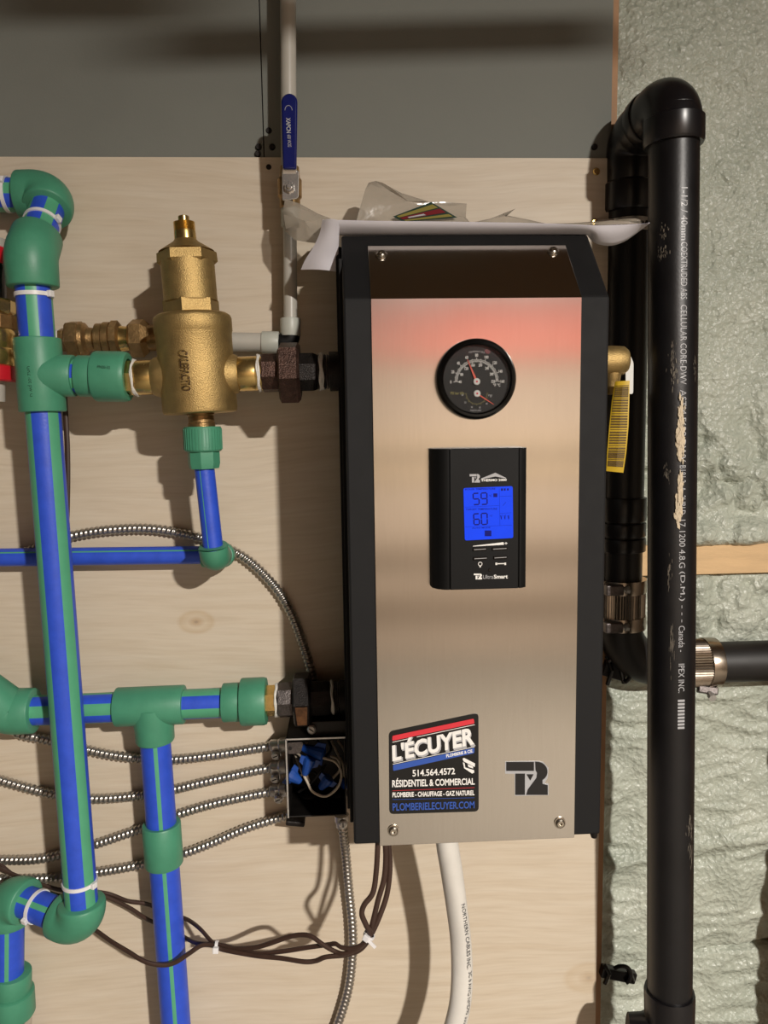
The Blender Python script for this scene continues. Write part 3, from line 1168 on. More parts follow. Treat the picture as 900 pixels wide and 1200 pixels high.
b.lathe(q3+d45*.004, q3+d45*.03, [(0, .0205), (.1, .022), (1, .022)], 6)
b.build('chrome_nut', 'chrome', riser)

tie('thin white tie round the topmost blue pipe at the left edge', at(9.5, 228, -.036), (T0-P1), RP, (0, -1, .6))
tie('white tie on the short slanting pipe between the two top left elbows', P1+d12*.050, d12, RP, (1.0, -.3, .2))
tie('white tie round the riser just under the second green elbow', P2+dn*((at(37, 346, YA)-P2).dot(dn)), dn, RP, (1, -.35, 0))
tie('white tie round the riser just above the bottom green elbow', P2+dn*((at(96, 1033, YA)-P2).dot(dn)), dn, RP, (1, -.5, 0))
tie('white tie on the short slanting pipe at bottom left', P3.lerp(P4, .60), d34, RP, (-.25, -1, -.35))

# --- lower return run
YL_ = -0.052
la, lb = at(8, 834, YL_), at(320, 821, YL_)
ld = (lb-la).normalized()
ml = mpp(170, 827, YL_)
run = thing('water_pipe', 'blue and green plastic pipe run with a tee leading to the lower union', 'pipe', at(180, 1010, YL_))


def lp(x):
    return la+ld*((x-8)*ml)


pipe(run, lp(8), lp(172), RP*.97, [(-14, 44), (76, 44), (166, 44), (256, 44)])
pipe(run, lp(172), lp(290), RP*.97, [(-75, 48), (26, 48), (116, 40), (206, 40)])
e_end = lp(10)+(at(-190, 690, -0.14)-lp(10))*5
ppr_elbow(run, lp(40), lp(10), lp(10)+(e_end-lp(10)).normalized()*.05, 26*ml, .020)
pipe(run, lp(10), e_end, RP*.97, [(0, 40), (90, 40), (180, 40)])
tc_ = lp(173)
b = MB()
b.cyl(lp(133.5), lp(212), 22.6*ml, 48, bev=.0014)
pd0 = at(179, 827, YL_)
pd1 = pd0+(at(209, 1240, YL_)-pd0)*2.0
dd = (pd1-pd0).normalized()
b.lathe(pd0, pd0+dd*(43*ml), [(0, 24*ml), (.5, 23.6*ml), (.62, 22.6*ml), (.95, 22.4*ml), (1, 21.3*ml)], 48)
b.build('tee', 'ppr_green', run, smooth=40)
pipe(run, pd0, pd1, RP*.985, [(-12, 13), (168, 13)])
MB().lathe(pd0+dd*(145.5*ml), pd0+dd*(197*ml), [(0, 19*ml), (0, 21.6*ml), (.03, 22.6*ml), (.97, 22.6*ml), (1, 21.6*ml), (1, 19*ml)], 48).build('coupling', 'ppr_green', run)
MB().cyl(lp(257), lp(281), 22.6*ml, 48, bev=.0014).build('socket', 'ppr_green', run)
MB().lathe(lp(277), lp(308), [(0, 22*ml), (.05, 27*ml), (.1, 27.8*ml), (.9, 27.8*ml), (1, 26.8*ml), (1, 18*ml)], 48).build('threaded_adapter', 'ppr_green', run)

# --- drain line under the separator
drain = thing('drain_pipe', 'thin blue plastic drain pipe with ribbed green nut below brass separator', 'pipe', at(250, 660, -.1))
md = mpp(240, 580, YA)
n0, n1, n2 = at(237, 500, YA), at(238.4, 529, YA), at(239.5, 549, YA)
b = MB()
seg = 72
b.lathe(n0, n1, [(0, 18*md), (0, 20.5*md), (.06, 21.6*md), (.94, 21.6*md), (1, 20*md), (1, 16*md)], seg)
for k in range(36):
    an = 2*pi*k/36
    a_, e_, b_ = frame(n1-n0)
    c = (e_*cos(an)+b_*sin(an))
    b.bar(n0.lerp(n1, .08)+c*21.7*md, n0.lerp(n1, .92)+c*21.7*md, .0016, .0010, ref=c)
b.build('ribbed_nut', 'ppr_green', drain)
MB().lathe(n1, n2, [(0, 18.6*md), (.7, 18.6*md), (1, 17*md), (1, 12*md)], 8).build('collar', 'ppr_green', drain, smooth=20)
ec = at(251, 652, YA)
RD = 11.6*md
pipe(drain, n2, ec, RD, [(17, 8), (197, 8)])
ec2 = at(262, 650, -.026)
b2 = at(-700, 662, -.026)
du = (n2-ec).normalized()
dbk = (ec2-ec).normalized()
ppr_elbow(drain, ec+du*(9*md), ec, ec+dbk*.030, 17*md, .013)
pipe(drain, ec, ec2, RD, [(27, 8)])
dlf = (b2-ec2).normalized()
ppr_elbow(drain, ec2-dbk*.024, ec2, ec2+dlf*.026, 16*md, .012)
pipe(drain, ec2, b2, RD*.99, [(40, 7), (130, 7)])

# ------------------------------------------------------------------ brass air separator
sep = thing('air_separator', 'brass air separator with raised lettering between tee and dark union', 'air separator', at(235, 495, YA))
ms = mpp(228, 400, YA)
A0, A1 = at(214.7, 250, YA), at(236.5, 500, YA)
ax = (A1-A0).normalized()


def sp(y):
    """point on the separator's axis at picture height y"""
    t = (y-250)/250.0
    return A0.lerp(A1, t)


def slathe(name, m_, y0, y1, prof, seg=48, rot=0., sm=35):
    return MB().lathe(sp(y0), sp(y1), [(t, r*ms) for t, r in prof], seg, rot=rot).build(name, m_, sep, smooth=sm)


body = slathe('body', 'brass_cast', 367, 484, [(0, 30), (0.0, 40), (.02, 43.5), (.05, 45), (.175, 45), (.185, 44.2), (.2, 44.2), (.21, 43.8), (.5, 43.4), (.96, 43.4), (.99, 42.4), (1, 40), (1, 10)], 64)
slathe('lower_hex', 'brass_cast', 350, 370, [(0, 31.5), (.05, 32.6), (.95, 32.6), (1, 31.5)], 6, rot=radians(8), sm=20)
slathe('cap_cylinder', 'brass_cast', 305, 352, [(0, 30.4), (.05, 30.6), (1, 30.6)])
slathe('cap_hex', 'brass_cast', 293, 309, [(0, 30), (.14, 34), (.8, 34.5), (1, 31)], 6, rot=radians(22), sm=20)
slathe('cap_cone', 'brass_cast', 280, 294, [(0, 12.5), (.2, 14.5), (.6, 23), (1, 31.5)])
slathe('vent_neck', 'brass_bright', 270, 283, [(0, 12.0), (.2, 12.4), (1, 12.6)])
thr = [(0, 10.6)]
for k in range(7):
    thr += [((k+.25)/7, 12.3), ((k+.75)/7, 11.0)]
thr += [(1, 12)]
slathe('vent_thread', 'brass_bright', 260, 272, thr)
slathe('vent_valve', 'brass_bright', 253, 261, [(0, 5.6), (.1, 6.4), (1, 6.6)], 12)
slathe('drain_nipple', 'brass_old', 483, 503, [(0, 16), (.15, 16), (.2, 15), (.6, 15), (.65, 15.8), (1, 15.8)])
# raised name on the body, reading downwards
def sepname(u, v):
    c = sp(412+46*u)
    r = 44.0*ms
    an = radians(-20+11+(v-.5)*14)       # v up the letter is to the right
    a_, e_, b_ = frame(ax)
    return c+(e_*cos(an)-b_*sin(an))*r
lettering('CALEFACTIO', sepname, 'brass_bright', sep, .012, 'name_and_shade')
lettering('CALEFACTIO', lambda u, v: sepname(u, v)+Vector((0, .0003, 0))+Vector((.0009, 0, -.0007)), 'iron_brown', sep, .025, 'name_and_shade')  # dark offset copy: shade of the raised letters, painted in
# side bosses and stubs
yl, yr = at(183, 442, YA), at(277, 438.5, YA)
cdir = (yr-yl).normalized()
yc = (yl+yr)/2
for s, nm in ((-1, 'side_boss'), (1, 'side_boss')):
    b = MB()
    b.lathe(yc+cdir*s*(32*ms), yc+cdir*s*(50*ms), [(0, 26*ms), (.5, 24.5*ms), (.85, 22.5*ms), (1, 20.8*ms)], 40)
    b.build(nm, 'brass_cast', sep)
MB().cyl(yc-cdir*(48*ms), yc-cdir*(69*ms), 20.3*ms, 40, bev=.001).build('stub', 'brass_bright', sep)
MB().cyl(yc+cdir*(48*ms), yc+cdir*(71*ms), 20.3*ms, 40, bev=.001).build('stub', 'brass_bright', sep)
MB().lathe(yc-cdir*(69*ms), yc-cdir*(92*ms), [(0, 19.5*ms), (.05, 20.6*ms), (1, 20.6*ms)], 6, rot=radians(12)).build('hex_nipple', 'brass_bright', sep, smooth=20)


def teflon(parent, c, axis, r, seed):
    random.seed(seed)
    b = MB()
    axis = axis.normalized()
    a_, e_, b_ = frame(axis)
    for j in range(3):
        off = random.uniform(-.0018, .0018)
        tl = random.uniform(-.25, .25)
        pts = []
        for k in range(41):
            an = 2*pi*k/40
            pts.append(c+axis*(off+tl*.004*sin(an+j)+.0006*sin(5*an+j))+(e_*cos(an)+b_*sin(an))*(r+.0006*sin(3*an+j)))
        b.tube(pts, .0011, 8, cap=False)
    return b.build('thread_tape', 'teflon', parent)


teflon(sep, yc-cdir*(70*ms), cdir, 20.6*ms, 3)

# ------------------------------------------------------------------ iron unions into the boiler
def union(name, label, xs_, c0, c1, Y, rs, mats_, rot):
    """xs_ = picture x of collar, nut, sleeve, thread, end; c0, c1 axis end points in the picture"""
    o0, o1 = at(*c0, Y), at(*c1, Y)
    t = thing(name, label, 'pipe union', o0.lerp(o1, .5), 'dark iron unions at the boiler')
    k = mpp((c0[0]+c1[0])/2, c0[1], Y)

    def P(x):
        return o0+(o1-o0)*((x-c0[0])/(c1[0]-c0[0]))
    a, b_, c, d, e, f = xs_
    MB().lathe(P(a), P(b_), [(0, rs[0]*k*.93), (.08, rs[0]*k), (.95, rs[0]*k), (1, rs[0]*k*.9)], 8, rot=rot).build('collar', mats_[0], t, smooth=20)
    MB().lathe(P(b_), P(c), [(0, rs[1]*k*.86), (.1, rs[1]*k), (.88, rs[1]*k), (1, rs[1]*k*.9)], 6, rot=rot).build('union_nut', mats_[1], t, smooth=20)
    MB().lathe(P(c), P(d), [(0, rs[2]*k), (.8, rs[2]*k), (1, rs[2]*k*.93)], 8, rot=rot+.2).build('sleeve', mats_[2], t, smooth=20)
    n = 5
    pr = [(0, rs[3]*k*.9)]
    for j in range(n):
        pr += [((j+.3)/n, rs[3]*k), ((j+.7)/n, rs[3]*k*.93)]
    pr += [(1, rs[3]*k*.95)]
    MB().lathe(P(d), P(e), pr, 40).build('thread', 'iron_grey', t)
    MB().cyl(P(e), P(f), rs[4]*k, 40, bev=.0008).build('boiler_port', 'iron_dark', t)
    return t, P, k


u1, PU, ku = union('pipe_union', 'rusty brown iron union between brass separator and boiler', (307, 327, 352, 371, 386, 404), (300, 437.6), (404, 435), YA, (22.5, 37, 23.5, 20.5, 23), ('iron_brown', 'iron_brown', 'iron_dark'), radians(14))
MB().cyl(PU(296), PU(308), 20*ku, 40).build('nipple', 'brass_bright', u1)
teflon(u1, PU(303), PU(400)-PU(300), 20.8*ku, 5)
teflon(u1, PU(377), PU(400)-PU(300), 20.8*ku, 6)
u2, PV, kv = union('pipe_union', 'black iron union with a rust streak above the open junction box', (326, 344, 365, 387, 398, 412), (308, 821.5), (412, 816), YL_, (20.5, 32, 21, 19, 20), ('iron_grey', 'iron_dark', 'iron_dark'), radians(-6))
MB().lathe(PV(306), PV(325), [(0, 18*kv), (1, 18*kv)], 6, rot=radians(20)).build('hex_nipple', 'brass_bright', u2, smooth=20)
teflon(u2, PV(324.5), PV(400)-PV(300), 18.6*kv, 7)
teflon(u2, PV(391), PV(400)-PV(300), 19*kv, 8)
c0_ = PV(346)+Vector((0, -30*kv, 6*kv))
b = MB()
b.poly([PV(347.5)+Vector((0, -31.9*kv, 1.5*kv)), PV(361.5)+Vector((0, -31.9*kv, 1.5*kv)), PV(360)+Vector((0, -20.6*kv, -24*kv)), PV(349)+Vector((0, -20.6*kv, -24*kv))], (0, .0006, 0))
b.build('rust_streak', 'rust', u2, smooth=0)

# ------------------------------------------------------------------ brass check valve behind, translucent pipe, lever valve
YV = -0.036
mv = mpp(120, 397, YV)
v0, v1 = at(66, 398.5, YV), at(190, 396, YV)
chk = thing('check_valve', 'aged brass check valve with hex nuts behind the green adapter', 'valve', v0.lerp(v1, .5))


def vp(x):
    return v0+(v1-v0)*((x-66)/124.0)


def vl(nm, x0, x1, prof, seg=36, rot=0., m_='brass_old'):
    return MB().lathe(vp(x0), vp(x1), [(t, r*mv) for t, r in prof], seg, rot=rot).build(nm, m_, chk, smooth=20 if seg < 12 else 35)


vl('inlet', -8, 72, [(0, 9), (1, 9)], m_='pex')
vl('thread_tape', 62, 71, [(0, 11), (.3, 12), (1, 11.5)], m_='teflon')
vl('small_hex', 71, 81, [(0, 13), (.1, 14), (1, 14)], 6, .3)
vl('hex_nut', 80, 97, [(0, 20), (.15, 23), (.85, 23), (1, 20)], 6, .2)
vl('body', 96, 114, [(0, 20), (.25, 19), (.45, 14), (.8, 13), (1, 15)])
vl('ring', 113, 122, [(0, 15), (.1, 18), (.9, 18), (1, 17)])
vl('ring', 122, 131, [(0, 17), (.1, 19.5), (.9, 19.5), (1, 18)])
vl('hex_ring', 131, 142, [(0, 19.5), (.1, 21), (.8, 21), (1, 16)], 8, .2)
vl('neck', 142, 154, [(0, 15), (.5, 14), (1, 15)], m_='brass_bright')
vl('hex_nut', 153, 175, [(0, 20), (.12, 22.8), (.7, 22.8), (1, 17)], 6, .35)
vl('tail', 174, 190, [(0, 15), (1, 15)])

pex = thing('supply_tube', 'translucent grey plastic tube rising up the wall past the blue lever', 'pipe', at(341, 400, YV))
w0 = at(188, 399.5, YV)
w1 = at(338, 401.5, YV)
w2 = at(341.5, 376, YV)
w3 = at(339.5, 232, YV)
w4 = at(339.5, 232, YV)+(at(337.8, -40, YV)-at(339.5, 232, YV))*2.6
mx_ = mpp(340, 300, YV)
MB().cyl(w0, w1.lerp(w0, .05), 11*mx_, 32).build('tube', 'pex', pex)
k_ = (w1-w0).normalized()
MB().cyl(at(307, 401, YV), at(327, 401.5, YV), 13*mx_, 32, bev=.0008).build('sleeve', 'pex_sleeve', pex)
ppr_elbow(pex, at(325, 401.4, YV), at(340, 401.5, YV), at(340.8, 386, YV), 11*mx_, .008, 'elbow', 'plastic_black')
MB().cyl(at(340.5, 394, YV), at(340.3, 373, YV), 12*mx_, 32, bev=.0008).build('sleeve', 'pex_sleeve', pex)
MB().cyl(at(340.5, 384, YV), w3, 8*mx_, 32).build('tube', 'pex', pex)
MB().cyl(at(338.6, 195, YV), w4, 9*mx_, 32).build('tube', 'pex', pex)
MB().cyl(at(340.4, 266, YV), at(340.2, 243, YV), 10.8*mx_, 32, bev=.0008).build('sleeve', 'pex_sleeve', pex)
bv = thing('ball_valve', 'small ball valve with upright blue lever handle on translucent tube', 'valve', at(339.5, 225, YV))
b = MB()
b.lathe(at(339.8, 246, YV), at(339.2, 196, YV), [(0, 9*mx_), (.05, 12*mx_), (.25, 12*mx_), (.3, 14*mx_), (.7, 14*mx_), (.75, 12*mx_), (1, 11*mx_)], 24)
stem = at(339, 221, YV)
b.cyl(stem, stem+Vector((0, -.026, 0)), .006, 24)
b.build('valve_body', 'brass_old', bv)
YH = YV-.026
mh = mpp(339, 160, YH)
# lever: steel strap, then the dipped grip
b = MB()
b.poly(rounded([at(331, 236, YH), at(350, 233, YH), at(350.5, 200, YH), at(330.5, 200, YH)], .003), (0, -.0022, 0))
b.poly([at(331, 205, YH), at(347.5, 205, YH), at(348, 190, YH-.004), at(331.5, 190, YH-.004)], (0, -.0022, 0))
lev = b.build('lever', 'chrome', bv, smooth=0, bevel=.0006)
g0, g1 = at(339.6, 199, YH-.006), at(339.2, 120.5, YH-.010)
b = MB()
ud = (g1-g0).normalized()
hw = 9.3*mh
outl = []
for k in range(13):
    an = pi*k/12
    outl.append(g1+CR*(cos(an)*hw)+ud*(sin(an)*hw))
outl += [g0-CR*hw*.86, g0+CR*hw*.86]
b.poly([p+Vector((0, .003, 0)) for p in outl], (0, -.006, 0))
b.build('grip', 'handle_blue', bv, smooth=30, bevel=.0018)


def grip_pt(px_, py_):
    """point on the front face of the grip"""
    q = at(px_, py_, (g0.y+g1.y)/2-.003)
    k = (q.z-g0.z)/(g1.z-g0.z)
    return Vector((q.x, g0.y+(g1.y-g0.y)*k-.0033, q.z))


lettering('XAPCN', lambda u, v: grip_pt(335.2+5.2*v+.6*u, 138.5+17.5*u), 'grey_print', bv, .02)
lettering('600 WOG', lambda u, v: grip_pt(336.6+4.2*v+.6*u, 158+14*u), 'grey_print', bv, .0)
b = MB()
b.tube([grip_pt(338.2+4.2*cos(k*pi/14), 130-5.5*sin(k*pi/14)) for k in range(15)], .0003, 6)
b.build('ring_mark', 'grey_print', bv)
nc = at(339.3, 220, YH-.0022)
b = MB()
b.lathe(nc, nc+Vector((0, -.005, 0)), [(0, .0058), (.8, .0058), (1, .005)], 6)
b.lathe(nc, nc+Vector((0, -.0075, 0)), [(0, .0030), (.9, .0030), (1, .0022)], 20)
b.build('nut', 'chrome', bv, smooth=20)

# red collared brass valve cut by the left edge
YR = -0.075
lv = thing('brass_valve', 'brass valve with red collars cut off by the left edge', 'valve', at(-8, 445, YR))
mr_ = mpp(0, 370, YR)


def lvl(nm, y0, y1, prof, m_, seg=40, rot=0.):
    return MB().lathe(at(-9, y0, YR), at(-9, y1, YR), [(t, r*mr_) for t, r in prof], seg, rot=rot).build(nm, m_, lv, smooth=20 if seg < 12 else 35)


lvl('inlet', 279, 290, [(0, 14), (1, 14)], 'pex')
lvl('red_collar', 288, 309, [(0, 12), (.08, 15), (.92, 15), (1, 13)], 'red_paint')
lvl('black_band', 308, 351, [(0, 13.5), (.1, 15.5), (.9, 15.5), (1, 15)], 'plastic_gloss')
lvl('body', 350, 368, [(0, 23), (.1, 25), (.8, 25), (1, 22)], 'brass_bright', 8, .3)
lvl('hex', 367, 386, [(0, 23), (.1, 26), (.9, 26), (1, 23)], 'brass_old', 6, .3)
lvl('body', 385, 429, [(0, 23), (.15, 25.5), (.5, 24), (.55, 25.5), (.9, 25.5), (1, 23)], 'brass_bright')
lvl('red_collar', 427, 446, [(0, 23), (.1, 27), (.9, 27), (1, 25)], 'red_paint')
lvl('outlet', 445, 470, [(0, 14), (1, 14)], 'pex')

# ------------------------------------------------------------------ armoured cables
def bx(pts, Y):
    return [at(p[0], p[1], p[2] if len(p) > 2 else Y) for p in pts]


def armoured(label, pts, Y=-.0075, r=.0057, group='armoured electrical cables'):
    P = resample(spline(bx(pts, Y), 16), .00088)
    t = MB()
    t.tube(P, r, 16, mod=lambda s, an: 1+.125*sin(2*pi*s/.0058+an))
    o = t.build('armoured_cable', 'armour', smooth=180)
    return tag(o, label, 'cable', group)


armoured('armoured metal cable arching from the riser down to the lower union', [(14, 652), (50, 640), (85, 628), (130, 621), (180, 620), (230, 629), (258, 639), (290, 656), (320, 685), (340, 716), (355, 755), (366, 792), (372, 822)])
armoured('uppermost of the four armoured cables entering the junction box from the left', [(-900, 760), (-500, 775), (-160, 800), (-60, 828), (5, 850), (23, 860), (60, 868), (117, 882), (157, 888), (200, 890), (250, 885), (300, 877), (326, 873)], -.0085)
armoured('second armoured cable from the top entering the junction box', [(-900, 800), (-500, 815), (-200, 850), (-100, 880), (-20, 905), (0, 914), (60, 930), (110, 936), (165, 932), (200, 926), (250, 914), (300, 903), (326, 899)], -.0085)
armoured('third armoured cable from the top entering the junction box', [(-900, 1030), (-500, 1020), (-220, 1012), (-120, 1010), (-20, 1008), (40, 1007), (75, 1000), (110, 990), (165, 971), (210, 954), (250, 942), (300, 931), (328, 926)], -.0085)
armoured('lowest armoured cable, reaching the bottom corner of the junction box', [(-900, 1056), (-500, 1046), (-220, 1038), (-120, 1034), (-20, 1031), (60, 1029), (115, 1022), (165, 1013), (215, 1000), (250, 987), (290, 970), (338, 955)], -.0085)
armoured('armoured cable hanging straight down below the junction box', [(401, 955, -.03), (402, 975, -.028), (405, 1000, -.018), (409, 1045, -.012), (413, 1085, -.012), (413, 1120, -.012), (408, 1160, -.012), (396, 1200, -.012), (384, 1230, -.012), (376, 1330, -.012), (372, 1500, -.012)])

# ------------------------------------------------------------------ junction box
YJ = -0.078
jx0, jx1 = at(336, 905, YJ).x, hx0-.0075
jz0, jz1 = at(370, 957, YJ).z, at(370, 865, YJ).z
jb = thing('junction_box', 'open black metal junction box full of wires beside the boiler', 'junction box', ((jx0+jx1)/2, -.03, jz0))
tk = .0018
b = MB()
b.box((jx0, -.004, jz0), (jx1, -.002, jz1))
b.box((jx0, YJ, jz0), (jx0+tk, -.004, jz1))
b.box((jx1-tk, YJ, jz0), (jx1, -.004, jz1))
b.box((jx0, YJ, jz0), (jx1, -.004, jz0+tk))
b.box((jx0, YJ, jz1-tk), (jx1, -.004, jz1))
b.build('box', 'box_black', jb, smooth=0, bevel=.0006)
b = MB()
for (x0, x1, z0_, z1_) in ((jx0, jx1, jz1-.0012, jz1+.0006), (jx0-.0006, jx0+.0012, jz0, jz1)):
    b.box((x0, YJ-.0008, z0_), (x1, YJ, z1_))
b.build('bare_rim', 'zinc', jb, smooth=0)
# ears with screw holes
b = MB()
c = at(340, 876, YJ+.001)
b.poly(rounded([c+Vector((-.004, 0, .006)), c+Vector((.016, 0, .006)), c+Vector((.012, 0, -.008)), c+Vector((-.004, 0, -.008))], .004), (0, .0015, 0))
b.build('ear', 'iron_grey', jb, smooth=0)
b = MB()
b.lathe(c+Vector((0, .0002, -.001)), c+Vector((0, -.0006, -.001)), [(0, .0022), (1, .0022)], 16)
b.build('ear_hole', 'wire_black', jb)
# knockouts on the floor of the box
for q in ((362, 940), (398, 938)):
    c = at(q[0], q[1], -.03)
    c.z = jz0+.003
    MB().lathe(c, c+Vector((0, 0, .005)), [(0, .011), (.5, .011), (1, .008), (1, .006)], 24).build('knockout', 'box_black', jb)
# bracket above with its screw
br0, br1 = at(362, 846, -.07), at(408, 862, -.07)
MB().box((br0.x, -.07, br1.z), (br1.x, -.01, br0.z)).build('bracket', 'box_black', jb, smooth=0, bevel=.0008)


def clamp_screw(c, n, parent, r=.0055):
    b = MB()
    e = Vector(n).normalized()
    b.lathe(c, c+e*.006, [(0, r*.7), (.3, r*.7), (.35, r), (.75, r), (1, r*.7)], 20)
    a_, e_, b_ = frame(e)
    o = b.build('clamp_screw', 'zinc', parent)
    b = MB()
    b.bar(c+e*.0061-e_*r*.6, c+e*.0061+e_*r*.6, .0012, .0004, ref=e)
    b.build('slot', 'iron_dark', o, smooth=0)
    return o


clamp_screw(at(366, 854, -.07), Vector((-.15, -1, .1)), jb)
for (sx, sy, cy) in ((324, 884, 873), (323, 911, 899), (327, 935, 926)):
    c = at(sx, sy, -.022)
    k0, k1 = at(317, cy+1, -.0095), at(337, cy-1, -.014)
    b = MB()
    b.lathe(k0, k1, [(0, .0064), (.05, .0078), (.55, .0078), (.6, .0092), (1, .0092)], 24)
    b.box((c.x-.006, -.020, c.z-.004), (c.x+.006, -.006, c.z+.010))
    b.build('cable_clamp', 'zinc', jb, bevel=.0008)
    clamp_screw(c, Vector((-.2, -1, -.1)), jb)
clamp_screw(at(402, 963, -.045), Vector((0, -1, -.2)), jb)
c = at(400, 958, -.03)
MB().lathe(c+Vector((0, 0, .004)), c-Vector((0, 0, .012)), [(0, .0095), (.5, .0095), (.55, .0075), (1, .0072)], 24).build('cable_clamp', 'zinc', jb)
c0, c1 = at(332, 960, -.03), at(366, 963, -.03)
MB().bar(c0.lerp(c1, .1), c1.lerp(c0, .25), .007, .02).build('cable_clamp', 'iron_dark', jb, smooth=0, bevel=.002)
# wires and connectors
random.seed(11)
wires = [
    ([(345, 882, -.03), (352, 900, -.06), (360, 916, -.072), (367, 928, -.074), (382, 933, -.076), (396, 922, -.076), (400, 906, -.074), (393, 893, -.072), (378, 888, -.068)], 'wire_white'),
    ([(388, 868, -.03), (396, 884, -.04), (402, 896, -.05), (404, 910, -.05)], 'wire_white'),
    ([(396, 868, -.03), (404, 880, -.045), (408, 896, -.05), (407, 915, -.045)], 'wire_white'),
    ([(345, 880, -.04), (354, 888, -.05), (356, 902, -.05), (348, 915, -.05)], 'wire_white'),
    ([(360, 870, -.05), (364, 888, -.055), (360, 905, -.062), (362, 917, -.066)], 'wire_white'),
    ([(388, 886, -.055), (396, 890, -.06), (398, 902, -.06), (390, 912, -.06)], 'wire_white'),
    ([(372, 868, -.03), (380, 880, -.04), (376, 900, -.045), (386, 915, -.045)], 'wire_black'),
    ([(350, 928, -.05), (362, 920, -.06), (375, 905, -.066), (382, 896, -.062)], 'wire_black'),
    ([(342, 900, -.03), (352, 908, -.04), (368, 905, -.05), (380, 918, -.05)], 'wire_black'),
    ([(385, 868, -.04), (388, 878, -.05), (380, 888, -.056), (368, 892, -.06)], 'wire_black'),
]
for w, mm in wires:
    MB().tube(resample(spline(bx(w, -.05), 10), .003), .0016, 10).build('wire', mm, jb)


def wire_nut(p0, p1, r):
    a_, e_, b_ = frame(p1-p0)
    b = MB()
    b.lathe(p0, p1, [(0, r*.8), (.05, r), (.3, r), (.4, r*.9), (.92, r*.55), (1, r*.4)], 12)
    for s in (-1, 1):
        b.poly([p0+b_*s*r*.8, p0+b_*s*r*1.6, p0.lerp(p1, .35)+b_*s*r*1.5, p0.lerp(p1, .5)+b_*s*r*.7], e_*.002)
    return b.build('wire_connector', 'nut_blue', jb, smooth=25)


wire_nut(at(380, 884, -.066), at(354, 876, -.058), .0085)
wire_nut(at(364, 888, -.070), at(357, 908, -.070), .0075)
wire_nut(at(338, 906, -.06), at(353, 916, -.062), .0085)
wire_nut(at(386, 911, -.072), at(375, 924, -.070), .0072)
wire_nut(at(408, 916, -.05), at(402, 922, -.045), .007)

# ------------------------------------------------------------------ brown control wires
def brown(label, pts, n=14):
    P = resample(spline(bx(pts, -.1), n), .0022)
    b = MB()
    b.tube(P, .0023, 10, squash=1.35)
    o = b.build('control_wire', 'brown_wire')
    return tag(o, label, 'wire', 'brown control wires')


brown('brown control wire with a loop under the boiler corner, passing behind the lower pipe', [(443, 984, -.155), (441, 1020, -.155), (437, 1046, -.157), (427, 1060, -.158), (424, 1071, -.158), (429, 1084, -.156), (433.5, 1094, -.155), (426, 1106, -.150), (412, 1111.5, -.145), (400, 1110, -.14), (393, 1106, -.135), (385, 1107, -.13), (362, 1110, -.12), (330, 1115, -.11), (300, 1117, -.10), (262, 1108, -.085), (250, 1105, -.078), (235, 1089, -.06), (222, 1079, -.035), (205, 1072, -.022), (174, 1060, -.022), (150, 1056, -.03), (118, 1046, -.04), (70, 1050, -.02), (20, 1028, -.022), (-15, 1005, -.022), (-120, 960, -.022), (-500, 900, -.022), (-900, 880, -.022)])
brown('brown control wire, the middle one of the three, kinked above the hanging armoured cable', [(451, 984, -.150), (452, 1005, -.148), (450, 1030, -.147), (443, 1055, -.148), (437, 1080, -.150), (432, 1097, -.150), (420, 1111, -.147), (404, 1117.5, -.142), (393, 1115, -.137), (380, 1108, -.137), (366, 1098, -.132), (355, 1095.5, -.127), (338, 1098, -.12), (300, 1110, -.104), (262, 1111, -.085), (250, 1107, -.080), (230, 1105, -.062), (212, 1096, -.030), (195, 1087, -.024), (172, 1077, -.024), (150, 1063, -.035), (118, 1049, -.044), (85, 1046, -.03), (40, 1034, -.03), (-15, 1012, -.03), (-120, 968, -.03), (-500, 915, -.03), (-900, 900, -.03)])
brown('brown control wire sagging lowest, crossing in front of the lower striped pipe', [(455, 984, -.145), (457, 1015, -.143), (454, 1045, -.143), (447, 1068, -.145), (436, 1093, -.147), (424, 1111, -.145), (408, 1118.5, -.140), (382, 1121.5, -.135), (370, 1126, -.13), (356, 1127, -.127), (330, 1123, -.116), (300, 1120, -.105), (262, 1113, -.088), (250, 1108, -.083), (236, 1108, -.080), (222, 1117, -.080), (205, 1128, -.080), (190, 1131, -.080), (170, 1127, -.078), (150, 1115, -.07), (130, 1103, -.06), (108, 1088, -.045), (85, 1080, -.03)])
brown('brown wire hanging straight down close behind the riser pipe', [(74, 440, -.045), (77, 490, -.045), (79, 530, -.045), (79, 580, -.045), (77, 625, -.045), (70, 670, -.045)])
tie('white tie bundling brown wires under the boiler', at(432.5, 1096, -.1505), at(428, 1104, -.15)-at(436, 1088, -.15), .0052, (-.6, -1, 0), w=.0032, tail=(.010, -.004, -.009))
tie('white tie bundling brown wires beside the lower pipe', at(254, 1109, -.0825), (1, 0, -.05), .0052, (0, -1, .1), w=.0036)

# ------------------------------------------------------------------ white supply cable
wp = [(521, 960, -.115), (524, 990, -.115), (529, 1020, -.112), (535, 1060, -.108), (540, 1100, -.105), (541.5, 1140, -.105), (539, 1175, -.108), (532, 1205, -.11), (522, 1235, -.11), (505, 1320, -.10), (500, 1500, -.09)]
wc = thing('supply_cable', 'thick white electrical cable hanging from the bottom of the boiler', 'cable', at(532, 1205, -.11))
P = resample(spline(bx(wp, -.11), 16), .003)
MB().tube(P, .0125, 28, squash=1.02, mod=lambda s, an: 1+.025*sin(3*an+s*20)+.02*sin(2*an-s*35)).build('sheath', 'white_cable', wc)


